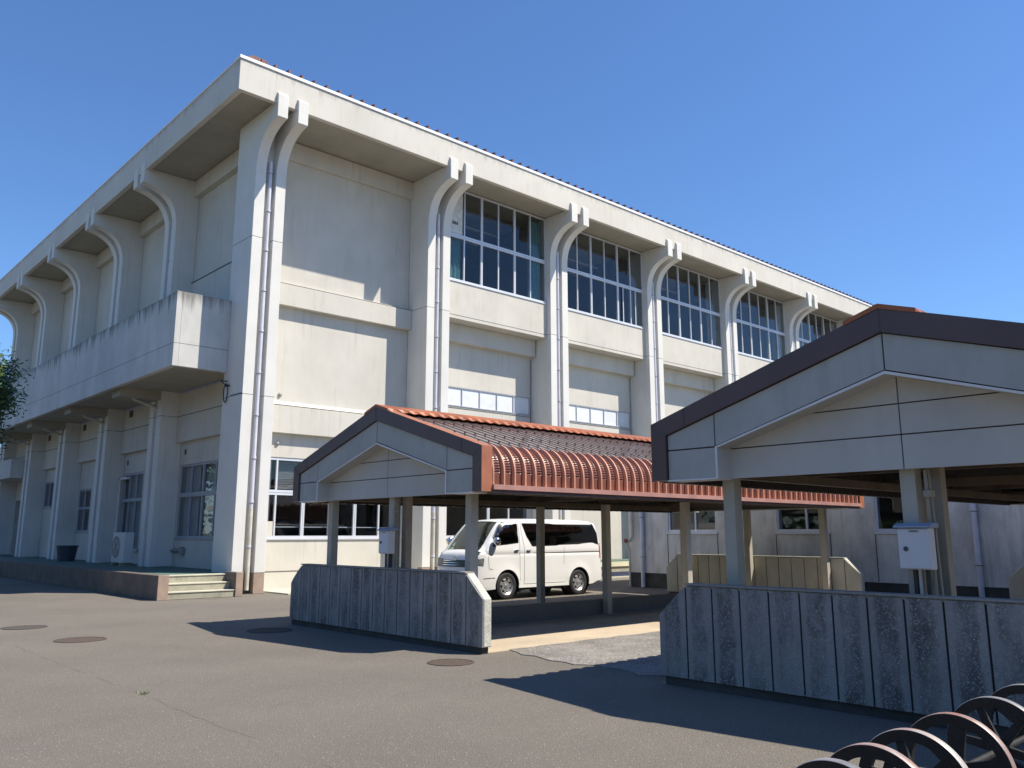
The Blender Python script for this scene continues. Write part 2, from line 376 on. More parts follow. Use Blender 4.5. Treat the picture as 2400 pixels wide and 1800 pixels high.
# low metal roof with standing ribs
b = MB(); y0, y1, z0, z1 = FY + .10, 37.0, ZT + .14, 17.6
y2 = YE + 1.0; hx = 9.35 + (y1 - y0)
b.add([(9.35, y0, z0), (XE + 1, y0, z0), (XE + 1, y1, z1), (hx, y1, z1), (9.35, y2, z0), (XE + 1, y2, z0), (9.35, y0, ZT + .02), (XE + 1, y0, ZT + .02), (9.35, y2, ZT + .02), (XE + 1, y2, ZT + .02)],
      [(0, 1, 2, 3), (0, 3, 4), (4, 3, 2, 5), (0, 6, 7, 1), (0, 4, 8, 6), (4, 5, 9, 8), (1, 7, 9, 5, 2), (6, 8, 9, 7)])
x = 9.62
while x < XE + .9:
    ye = min(y1, y0 + max(.05, x - 9.4)); ze = z0 + (z1 - z0) * (ye - y0) / (y1 - y0)
    b.add([(x-.035,y0-.10,z0-.01),(x+.035,y0-.10,z0-.01),(x+.022,y0-.10,z0+.10),(x-.022,y0-.10,z0+.10),
           (x-.05,ye,ze),(x+.05,ye,ze),(x+.03,ye,ze+.09),(x-.03,ye,ze+.09)],
          [(0,1,2,3),(0,4,5,1),(1,5,6,2),(2,6,7,3),(3,7,4,0)]); x += .425
b.prism([(9.1, ZT+.1), (9.9, ZT+.1), (9.75, z0+.12), (9.35, z0+.13)], 'y', y0 - .05, y0 + .8)
P(b, 'roof', M_ROOF)

# main volume (rear and end walls, floors) so that the rooms stay closed and dark
b = MB(); b.box(XE - .3, XE, YW, YE, 0, 14.2); b.box(XW, XE - .3, YE - .3, YE, 0, 14.2); b.box(XW, XE, YW + .3, YE - .3, 14.2, 14.5)
P(b, 'rear_wall', M_WALL)
b = MB(); b.box(XW + .2, XE - .35, YW + 4.4, YW + 4.5, 0, 14.15); b.box(XW + 4.6, XW + 4.7, YW + 4.6, YE - .4, 0, 14.15)
b.box(XW + .31, XE - .35, YW + .31, YW + 4.4, 5.6, 5.75); b.box(XW + .31, XE - .35, YW + .31, YW + 4.4, .3, .5)
b.box(XW + .31, XE - .35, YW + .31, YW + 4.4, 9.6, 9.75)
for xx in CX[1:]: b.box(xx + .4, xx + .5, YW + .31, YW + 4.39, .51, 14.15)
P(b, 'room_partition', M_ROOM)
for i_ in range(1, len(CX) - 1):
    for yy_ in (YW + 1.3, YW + 2.7):
        b = MB(); b.box(CX[i_] + 1.3, CX[i_ + 1] - .5, yy_, yy_ + .12, 13.55, 13.62); P(b, 'ceiling_batten', M_CURT)

def windowset(xs, y, z0, z1, fr=.05, transoms=(), thick=(), skip_glass=False, axis='y', name='window', fm=None, curt=None, depth=.06, gl=None, sill=True):
    """window facing -Y (axis 'y') or -X (axis 'x'); xs = mullion positions incl. both jambs"""
    fm = fm or M_ALU
    def bx(b, a0, a1, d0, d1, zz0, zz1, m=0):
        if axis == 'y': b.box(a0, a1, y + d0, y + d1, zz0, zz1, m)
        else: b.box(y + d0, y + d1, a0, a1, zz0, zz1, m)
    f = MB()
    ts = [z0 + fr/2] + [t for t in transoms] + [z1 - fr/2]
    bx(f, xs[0], xs[-1], -.045, depth, z0, z0 + fr*1.2); bx(f, xs[0], xs[-1], -.02, depth, z1 - fr, z1)
    for t, h in transoms_h(transoms): bx(f, xs[0], xs[-1], -.03, depth, t - h/2, t + h/2); bx(f, xs[0], xs[-1], -.034, -.028, t - .008, t + .008, 1)
    for i, xx in enumerate(xs):
        w = fr * (1.5 if i in thick else .72); c = xx + (w/2 if i == 0 else -w/2 if i == len(xs)-1 else 0)
        bx(f, c - w/2, c + w/2, -.024, depth - .005, z0 + .002, z1 - .002)
        if i in thick: bx(f, c - .007, c + .007, -.027, -.02, z0 + fr, z1 - fr, 1)
    if sill: bx(f, xs[0] - .02, xs[-1] + .02, -.08, -.045, z0 - .03, z0 + .012)
    w = P(f, name, [fm, M_ALUD])
    g = MB()
    a = [xs[0] + .01, xs[-1] - .01]
    if axis == 'y': g.add([(a[0], y+.022, z0+.03), (a[1], y+.022, z0+.03), (a[1], y+.022, z1-.03), (a[0], y+.022, z1-.03)], [(0,1,2,3)])
    else: g.add([(y+.022, a[0], z0+.03), (y+.022, a[1], z0+.03), (y+.022, a[1], z1-.03), (y+.022, a[0], z1-.03)], [(0,1,2,3)])
    P(g, 'pane', gl or M_GLASS, parent=w, fix=False)
    if curt:
        for (c0, c1, zz0, zz1, mi) in curt:
            cb = MB()
            n = max(6, int((c1 - c0) / .035)); vs = []; fs = []
            for k in range(n + 1):
                t = c0 + (c1 - c0) * k / n; d = .16 + .035 * math.sin(k * 1.35 + c0 * 3) + .012 * math.sin(k * .53)
                for zz in (zz0, zz1): vs.append((t, y + d, zz) if axis == 'y' else (y + d, t, zz))
            for k in range(n): fs.append((2*k, 2*k+2, 2*k+3, 2*k+1))
            cb.add(vs, fs, mi)
            P(cb, 'curtain', [M_CURT, M_CURTG], parent=w, smooth=True, fix=False)
    return w
def transoms_h(ts): return [(t if isinstance(t, tuple) else (t, .07)) for t in ts]

# --- right facade bay 0 (solid bay beside the corner)
def bay_wall(b, x0, x1, holes):
    """wall slab Y YW..YW+.3 with holes (x0,x1,z0,z1) not overlapping in z"""
    z = 0.0
    for hx0, hx1, hz0, hz1 in sorted(holes, key=lambda h: h[2]):
        b.box(x0, x1, YW, YW + .3, z, hz0)
        if hx0 - x0 > .01: b.box(x0, hx0, YW, YW + .3, hz0, hz1)
        if x1 - hx1 > .01: b.box(hx1, x1, YW, YW + .3, hz0, hz1)
        z = hz1
    b.box(x0, x1, YW, YW + .3, z, 13.92)
x0, x1 = CX[0] + CW, CX[1]
b = MB(); bay_wall(b, x0, x1, [(x0 + .02, x1 - .3, 1.46, 3.86)])
b.box(x0 + .02, 11.80, YW - .001, YW + .1, 1.46, 1.97)
b.box(x0, x1, YW - .14, YW - .001, 13.30, 13.91)          # top lintel
b.box(x0, x1, YW - .012, YW - .001, .52, .54, 1)
b.box(x0, x1, YW - .23, YW - .001, 8.50, 9.17); b.box(x0, x1, YW - .19, YW - .003, 9.171, 9.205, 1); b.box(x0, x1, YW - .10, YW - .002, 9.206, 9.25)
b.box(x0, x1, YW - .20, YW - .001, 4.58, 5.40); b.box(x0, x1, YW - .16, YW - .003, 5.401, 5.425, 1)
b.prism([(YW - .19, 5.426), (YW - .002, 5.426), (YW - .002, 5.56)], 'x', x0, x1)
P(b, 'wall', [M_WALL, M_SEAM], bevel=.006)
windowset([x0 + .03, 11.86, 12.77, 13.68, 14.60, 15.50, x1 - .31], YW + .04, 1.47, 3.85, fr=.07, transoms=((2.82, .15),), thick=(2, 4),
          curt=[(x0 + .1, 11.75, 1.9, 3.8, 0)])
b = MB()
for k_ in range(12): b.box(11.9, x1 - .33, YW + .19, YW + .20, 2.93 + .075*k_, 2.995 + .075*k_)
P(b, 'blind', M_VENT)
b = MB(); b.box(11.8, x1 - .33, YW + .17, YW + .185, 1.80, 1.825); P(b, 'reflection_bar', M_TRIM)  # white bar inside stands for a line reflected in the lower panes
for z in (5.75, 4.27):
    v = MB(); v.lathe([(.001, -.06), (.045, -.055), (.062, -.03), (.062, 0)], (11.8, YW - .002, z), 'y', 16); P(v, 'vent', M_VENT, smooth=True)
# --- right facade window bays
for i in range(1, len(CX) - 1):
    x0, x1 = CX[i] + CW, CX[i + 1]; w = x1 - x0
    b = MB(); holes = [(x0 + .02, x1 - .12, 6.09, 6.79)]
    gw = {1: (x0 + .8, x1 - .2), 3: (x0 + .8, x1 - .2), 5: (x0 + .8, x1 - .2)}.get(i)
    if gw: holes.append((gw[0], gw[1], 1.46, 3.86))
    # wall below the spandrel
    z = 0.0
    for hx0, hx1, hz0, hz1 in sorted(holes, key=lambda h: h[2]):
        b.box(x0, x1, YW, YW + .3, z, hz0); b.box(x0, hx0, YW, YW + .3, hz0, hz1); b.box(hx1, x1, YW, YW + .3, hz0, hz1); z = hz1
    b.box(x0, x1, YW, YW + .3, z, 9.1)
    b.box(x0, x1, YW - .2, YW - .001, 4.58, 5.40); b.box(x0, x1, YW - .16, YW - .003, 5.401, 5.425, 1)
    b.box(x1 - .09, x1 - .06, YW - .012, YW - .001, 5.45, 8.3, 1)
    b.box(x0, x1 - .06, YW - .012, YW - .001, 6.02, 6.04, 1)
    P(b, 'wall', [M_WALL, M_SEAM], bevel=.006)
    b = MB(); b.box(x0, x1, YF + .22, YW + .3, 9.04, 10.40); b.box(x0, x1, YF + .216, YF + .225, 9.155, 9.175, 1)
    P(b, 'spandrel', [M_WALL, M_SEAM], bevel=.008)
    b = MB(); b.box(x0, x1 - .06, YW - .28, YW + .25, 8.38, 9.035); P(b, 'lintel', M_WALL, bevel=.008)
    xs = [x0 + .01 + (w - .02) * k / 6 for k in range(7)]
    cu = []
    rnd = random.Random(i * 5 + 1)
    for k in range(6):
        t = rnd.random()
        if i == 1:
            if k == 0: cu.append((xs[0] + .3, xs[1] - .02, 10.45, 12.05, 1))
            if k == 5: cu.append((xs[5] + .05, xs[6] - .1, 10.45, 13.7, 1))
        elif t < .25: cu.append((xs[k] + .08, xs[k] + .35 + .3 * t, 10.45, 13.7, 1 if k in (0, 5) else 0))
        elif t > .72 and i > 2: cu.append((xs[k] + .25, xs[k + 1] - .05, 10.45, 13.7, 0))
    windowset(xs, YF + .27, 10.41, ZS + .02, fr=.062, transoms=((12.10, .14),), thick=(2, 4), curt=cu)
    if i == 2:
        f = MB(); f.box(xs[4] + .30, xs[4] + .345, YF + .235, YF + .25, 10.45, 12.04); f.box(xs[5] + .28, xs[5] + .325, YF + .235, YF + .25, 10.45, 12.04); P(f, 'sash_frame', M_ALU)
    n = 6; xs = [x1 - .12 - .84 * k for k in range(n)][::-1]; xs[0] = max(xs[0], x0 + .03)
    f = MB()
    for k, xx in enumerate(xs): f.box(xx - .018, xx + .018, YW + .005, YW + .06, 6.092, 6.788)
    f.box(xs[0], xs[-1], YW - .02, YW + .06, 6.09, 6.125); f.box(xs[0], xs[-1], YW + .002, YW + .06, 6.76, 6.79)
    fo = P(f, 'window', [M_ALUD]); g = MB(); g.box(xs[0], xs[-1], YW + .035, YW + .05, 6.1, 6.78); P(g, 'pane', M_FROST, parent=fo)
    if gw:
        windowset([gw[0], gw[0] + (gw[1]-gw[0])/4, (gw[0]+gw[1])/2, gw[0] + (gw[1]-gw[0])*.75, gw[1]], YW + .04, 1.47, 3.85, fr=.07, transoms=((2.82, .12),), thick=(2,), fm=M_ALU)

# --- the notice with dark figures on the first upper pane
f = MB(); f.box(17.46, 18.18, YF + .275, YF + .285, 12.2, 13.8); nb = P(f, 'blind', M_CURT)
f = MB()
for k in range(3): f.box(17.72 + .09*k, 17.78 + .09*k, YF + .262, YF + .268, 12.52, 12.63)
P(f, 'lettering', M_SEAM, parent=nb)

# --- left facade
ys = [23.5] + [v for c in CY for v in (c, c + 1.02)]
segs = [(23.5, CY[0])] + [(CY[k] + 1.02, CY[k+1]) for k in range(4)]
wins = [(24.4, 28.22, 1.46, 3.85), (31.6, 33.70, 1.0, 3.84), (37.6, 39.2, 1.68, 3.45), (43.2, 44.7, 2.8, 4.0), None]
for k, (y0, y1) in enumerate(segs):
    b = MB(); h = wins[k]
    up = (23.75, 27.2, 8.42, 9.42) if k == 0 else None
    z = .5
    for H in ([h] if h else [(y0 + .8, y1 - .2, .58, 3.3)]) + ([up] if up else []):
        b.box(XW, XW + .3, y0, y1, z, H[2]); b.box(XW, XW + .3, y0, H[0], H[2], H[3]); b.box(XW, XW + .3, H[1], y1, H[2], H[3]); z = H[3]
    b.box(XW, XW + .3, y0, y1, z, 13.92)
    b.box(XW - .21, XW - .001, y0, y1, 13.32, 13.91)
    b.box(XW - .19, XW - .001, y0, y1, 4.60, 6.25); b.box(XW - .194, XW - .186, y0, y1, 5.46, 5.485, 1)
    b.box(XW - .06, XW - .001, y0, y1, 8.41, 10.16); b.box(XW - .07, XW - .002, y0, y1, 10.161, 10.20, 1)
    P(b, 'wall', [M_WALL, M_SEAM], bevel=.006)
    if k == 0:
        windowset([24.4, 25.4, 26.35, 27.3, 28.2], XW + .04, 1.47, 3.84, fr=.06, transoms=((2.86, .14),), thick=(2,), axis='x', fm=M_ALUD,
                  curt=[(25.5, 26.5, 1.5, 3.8, 0), (26.9, 28.1, 1.5, 3.8, 0)])
        windowset([23.75, 24.9, 26.05, 27.2], XW + .04, 8.43, 9.41, fr=.05, axis='x', fm=M_ALUD)
    elif k == 1:
        windowset([31.6, 32.3, 33.0, 33.68], XW + .02, 1.01, 3.83, fr=.07, transoms=((2.84, .12),), thick=(3,), axis='x', fm=M_ALUD, curt=[(31.7, 33.6, 1.1, 3.8, 0)])
        d = MB(); d.box(XW - .16, XW - .12, 33.66, 33.74, .6, 3.7); d.box(XW - .16, XW - .02, 33.0, 33.74, 3.62, 3.7); P(d, 'door_frame', M_TRIM)
    elif h: windowset([h[0], (h[0]+h[1])/2, h[1]], XW + .04, h[2] + .01, h[3] - .01, fr=.06, transoms=(((h[2]+h[3])/2 + .1, .09),) if k == 2 else (), thick=(1,), axis='x', fm=M_ALUD)
for (yy, zz, s) in ((27.87, 4.28, .06), (33.4, 4.25, .06)):
    v = MB(); v.box(XW - .02, XW - .002, yy - s, yy + s, zz - s*1.4, zz + s*1.4); P(v, 'vent', M_SEAM)
for yy in (32.9, 38.6, 44.0):
    v = MB(); v.box(XW - .215, XW - .192, yy - .17, yy + .17, 5.93, 6.18); P(v, 'vent', M_SEAM)
v = MB(); v.box(XW - .03, XW - .002, 27.3, 28.35, 1.0, 1.14); v.box(XW - .12, XW - .03, 27.35, 27.55, .95, 1.2); v.tube([(XW-.08, 27.5, 1.08), (XW-.08, 28.3, 1.08)], .035, 8); P(v, 'water_tap', M_VENT)

# --- balcony
XB, YB0, YB1 = 8.52, 23.3, 50.2
b = MB()
b.box(XB, XB + .16, YB0, YB1, 6.22, 8.38); b.box(XB + .16, XF - .002, YB0, YB0 + .16, 6.22, 8.38); b.box(XF, XW - .08, YB0 + .21, YB0 + .3, 6.22, 8.38)
b.box(XB - .003, XB + .1, YB0 - .003, YB1, 6.865, 6.885, 1); b.box(XB + .1, XF - .004, YB0 - .003, YB0 + .1, 6.865, 6.885, 1)
P(b, 'balcony', [M_BALC, M_SEAM], bevel=.012)
b = MB(); b.box(XB + .16, XW - .2, YB0 + .16, YB1, 6.30, 6.5)
for yy in CY[:-1]: b.box(XB + .3, XF + .2, yy + .1, yy + .9, 6.02, 6.30)
P(b, 'balcony_floor', M_SOFF, bevel=.01)
for k, yy in enumerate(CY[:4]):
    t = MB(); t.tube([(9.25, yy + .5, 6.22), (9.27, yy + .5, 6.08), (9.45, yy + .5, 5.98), (XF - .02, yy + .5, 5.80), (XF + .05, yy + .5, 5.72), (XF + .06, yy + .5, 5.55)], .05, 10)
    P(t, 'drain_pipe', M_PIPEB, smooth='auto')
# cable coil on the corner column
t = MB(); pts = []
for k in range(22):
    a = 2*PI*k/21; pts.append((XF - .06, 23.18 + .14 * math.sin(a), 5.62 + .30 * math.cos(a) * (1 if math.cos(a) < 0 else .8)))
t.tube(pts, .016, 6); t.tube([(XF - .01, 23.25, 5.95), (XF - .22, 23.18, 5.93), (XF - .06, 23.18, 5.82)], .02, 6); t.tube([(XF - .01, 23.05, 5.8), (XF - .16, 23.05, 5.76)], .025, 6)
t.tube([(XF - .008, 22.98, 5.5), (XF - .008, 22.2 + .01, 5.49)], .01, 5)
tag(t.build('cable_coil', M_WIRE, smooth=True), 'black cable looped on a small hook under the balcony end, on the corner column', 'cable')
# entrance canopy at the far end
b = MB(); b.box(9.58, XW - .2, 45.9, 50.2, 4.25, 5.15); P(b, 'entrance_canopy', M_BALC, bevel=.01)

# --- raised platform with steps
PL = thing('raised_platform', (7.9, 21.5, 0), 'low brown walled platform with green floor along the shaded left facade', 'platform')
def Q(mb, name, mats, par, **k):
    o = mb.build(name, mats, **k); o.parent = par
    r = par
    while r.parent: r = r.parent
    o.data.transform(Matrix.Translation(-r.location)); return o
b = MB(); b.box(7.93, 8.20, 21.50, 38, 0, .60); b.box(7.93, 8.2, 21.47, 21.499, 0, .61, 1); b.box(9.93, 10.13, 21.50, 22.15, 0, .62); b.box(9.93, 10.13, 21.47, 21.499, 0, .62, 1)
b.box(7.5, 7.93, 38, 52, 0, .35)
Q(b, 'side_wall', [M_TILE, M_TILEL], PL, bevel=.01)
b = MB(); b.box(8.20, XW, 22.42, 52, 0.01, .565); Q(b, 'floor', M_PLAT, PL)
for k in range(3):
    b = MB(); y = 21.52 + .30 * k; z = .19 * (k + 1)
    b.box(8.20, 9.93, y, y + .30 if k < 2 else 22.42, 0.005, z - .03, 0); b.box(8.20, 9.93, y - .02, y + .30 if k < 2 else 22.42, z - .03, z, 1)
    Q(b, 'step', [M_STEP, M_STEPT], PL, bevel=.006)
# things on the platform
AC = thing('air_conditioner_unit', (9.75, 30.1, .565), 'grey outdoor air conditioner unit standing on the green platform between two columns', 'air conditioner')
b = MB(); b.box(9.72, 10.02, 29.55, 30.75, .66, 1.66); Q(b, 'casing', M_AC, AC, bevel=.02)
b = MB(); b.lathe([(.30, -.01), (.33, -.02), (.36, -.01), (.36, 0.0)], (9.72, 30.35, 1.18), 'x', 28)
for k in range(7): b.box(9.70, 9.712, 30.05, 30.65, .92 + .085*k, .935 + .085*k)
for k in range(12):
    a = k * PI / 6; b.tube([(9.705, 30.35, 1.18), (9.705, 30.35 + .33*math.cos(a), 1.18 + .33*math.sin(a))], .006, 4)
Q(b, 'fan_guard', M_VENT, AC)
for yy in (29.7, 30.5):
    b = MB(); b.box(9.68, 10.08, yy, yy + .12, .567, .66); Q(b, 'foot', M_STEP, AC)
b = MB(); b.lathe([(.001, .01), (.30, .01), (.30, .02), (.38, .56), (.41, .56), (.41, .60), (.36, .60), (.29, .05), (.001, .05)], (9.9, 36.6, .565), 'z', 28)
tag(b.build('plastic_tub', M_TUB, smooth='auto'), 'dark blue round plastic tub on the platform against the shaded wall', 'tub')

# --- loading ledge between hall and annex
b = MB(); b.box(24.2, 28.2, 21.5, 23.2, 0.01, .58, 0); b.box(24.15, 28.2, 21.45, 21.499, .40, .58, 1); b.box(24.15, 28.2, 21.40, 21.449, .02, .20, 2); b.box(24.15, 28.2, 21.45, 23.2, .581, .60, 3)
tag(b.build('loading_ledge', [M_STEP, M_YELL, M_BLUE, M_PLAT]), 'low ledge with green top and pale edge against the hall, behind the van', 'ledge')

# ------------------------------------------------------------------ annex wing
WX = 20.9
AN = thing('annex_building', (WX, 17.36, 0), 'low grey stained annex with dark plinth and sliding windows behind the bicycle shelters', 'building')
wy = [(14.12, 15.82), (10.72, 12.2), (7.95, 9.49), (4.6, 6.1), (1.3, 2.8), (-2.1, -.6)]
b = MB(); y = 17.36
for (a, c) in wy:
    b.box(WX, WX + .3, c, y, .44, 4.1); b.box(WX, WX + .3, a, c, .44, 1.66); b.box(WX, WX + .3, a, c, 3.2, 4.1); y = a
    b.box(WX - .006, WX - .001, a - .06, c + .06, 1.595, 1.615, 1)
    for e in (a - .03, c + .03): b.box(WX - .005, WX - .001, e - .012, e + .012, .46, 1.6, 1)
b.box(WX, WX + .3, -9, y, .44, 4.1); b.box(WX + .3, 30, 17.06, 17.36, .44, 4.1); b.box(WX + .3, 30, -9, -8.7, .44, 4.1); b.box(29.7, 30, -8.7, 17.06, .44, 4.1)
Q(b, 'wall', [M_WING, M_SEAM], AN)
b = MB(); b.box(WX + .02, 29.98, -8.98, 17.34, 0.005, .439); Q(b, 'plinth', M_PLINTH, AN)
b = MB(); b.box(WX - .5, 30.5, -9.5, 17.7, 4.1, 4.3); Q(b, 'roof', M_SOFF, AN)
b = MB(); b.box(WX + 3.5, WX + 3.6, -8.5, 17, .5, 4.05); Q(b, 'room_partition', M_ROOM, AN)
for (a, c) in wy:
    f = MB(); m_ = (a + c) / 2
    f.box(WX + .02, WX + .10, a, c, 1.66, 1.73); f.box(WX + .02, WX + .10, a, c, 3.14, 3.2)
    for yy in (a + .025, m_ - .12, c - .025): f.box(WX + .03, WX + .09, yy - .025, yy + .025, 1.73, 3.14)
    f.box(WX - .03, WX + .015, a - .04, c + .04, 1.60, 1.655)
    w = Q(f, 'window', [M_ALU], AN); g = MB(); g.add([(WX+.07,a,1.7),(WX+.07,c,1.7),(WX+.07,c,3.17),(WX+.07,a,3.17)], [(0,1,2,3)]); Q(g, 'pane', M_GLASS, w, fix=False)
for yy in (16.76, 7.18, -2.9):
    p = MB(); p.tube([(WX - .09, yy, .02), (WX - .09, yy, 4.1)], .062, 12)
    for zz in (.95, 2.15, 3.3): p.tube([(WX - .09, yy, zz - .03), (WX - .09, yy, zz + .03)], .075, 12); p.tube([(WX - .09, yy, zz - .045), (WX - .09, yy, zz - .031)], .077, 12, 1)
    Q(p, 'downpipe', [M_PIPE, M_SEAM], AN, smooth='auto')
t = MB(); t.tube([(WX - .1, 17.15, 2.9), (WX - .1, 17.15, 1.55), (WX - .13, 17.2, 1.42), (WX - .22, 17.25, 1.38)], .055, 10); t.tube([(WX - .08, 17.28, 1.1), (WX - .08, 17.28, .02)], .03, 8); t.tube([(WX - .08, 17.28, 1.1), (WX - .2, 17.26, 1.32)], .03, 8)
t.lathe([(.0, -.03), (.06, -.03), (.07, .0), (.06, .03), (0, .03)], (WX - .26, 17.27, 1.40), 'x', 14, 1)
tag(t.build('standpipe', [M_PIPEB, M_REDV], smooth='auto'), 'wrapped standpipe with a small red valve at the corner of the grey annex', 'pipe')

# ------------------------------------------------------------------ bicycle shelters
HW = 2.70; ZE, ZC, ZR = 2.19, 2.83, 3.68; X0, X1 = 7.65, 19.25; SL = (ZR - ZC) / HW
def roof_profile():
    """half profile from the eave up to the ridge as (d, z): d = distance from the axis, in metres, and a curved flag"""
    R = .44; th = math.atan(SL); full = PI/2 - th; tl = R * math.tan(full / 2)
    pts = [(HW - .02, ZE + .09, 0), (HW - .02, ZE + .12, 0)]
    zc = ZC - .045; zs = zc - tl
    n = 54; cx_, cz_ = HW - .02 - R, zs
    pts.append((HW - .02, (ZE + .12 + zs) / 2, 0))
    for k in range(n + 1):
        a = full * k / n; pts.append((cx_ + R * math.cos(a), cz_ + R * math.sin(a), 1 if 0 < k < n else 0))
    d0, z0 = pts[-1][0], pts[-1][1]
    for k in range(1, 8): t = k / 7; pts.append((d0 * (1 - t), z0 + (ZR - .05 - z0) * t, 0))
    return pts
RP = roof_profile()
def corr_mesh(side, xa, xb):
    """corrugated sheet with upstanding ribs and crimps between the ribs on the curve"""
    b = MB(); pitch = .2085; sec = [(0, 0), (.010, .052), (.036, .052), (.046, 0), (.11, 0), (.14, 0), (.17, 0)]
    cols = []; x = xa
    while x < xb - .01:
        for dx, h in sec:
            if x + dx <= xb: cols.append((x + dx, h, dx))
        x += pitch
    nrm = []
    for i, p in enumerate(RP):
        a = RP[max(0, i-1)]; c = RP[min(len(RP)-1, i+1)]; t = Vector((c[0]-a[0], c[1]-a[1])).normalized(); nrm.append(Vector((t.y, -t.x)))
    vs = []; n = len(RP)
    for (xx, h, dx) in cols:
        for i, (d, z, cv) in enumerate(RP):
            hh = h if (cv or i <= 10) else h * .22 + .018
            if cv and h == 0 and dx >= .06: hh = (.012 if (i // 2) % 2 else -.006)
            q = nrm[i] * (hh - .03); vs.append((xx, side * (d + q.x), z + q.y))
    fs = [(k*n+i, (k+1)*n+i, (k+1)*n+i+1, k*n+i+1) for k in range(len(cols)-1) for i in range(n-1)]
    if side > 0: fs = [tuple(reversed(f)) for f in fs]
    b.add(vs, fs)
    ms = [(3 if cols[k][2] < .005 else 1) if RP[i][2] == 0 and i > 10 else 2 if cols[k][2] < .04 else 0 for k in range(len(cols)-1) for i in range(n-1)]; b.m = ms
    x = xa + .023; j = 0
    while x < xb:
        for d in (.75, 1.55, 2.12):
            z = ZR - .05 - (ZR - .05 - (ZC - .045)) * d / HW; b.box(x - .010, x + .010, side * (d - .013), side * (d + .013), z + .0, z + .026, 3)
        x += pitch; j += 1
    for d in (1.16, 1.98):
        z = ZR - .05 - (ZR - .05 - (ZC - .045)) * d / HW
        b.add([(xa, side*(d-.006), z - .018), (xb, side*(d-.006), z - .018), (xb, side*(d+.006), z - .020), (xa, side*(d+.006), z - .020)], [(0, 1, 2, 3)], 3)
    return b
corrs = {}
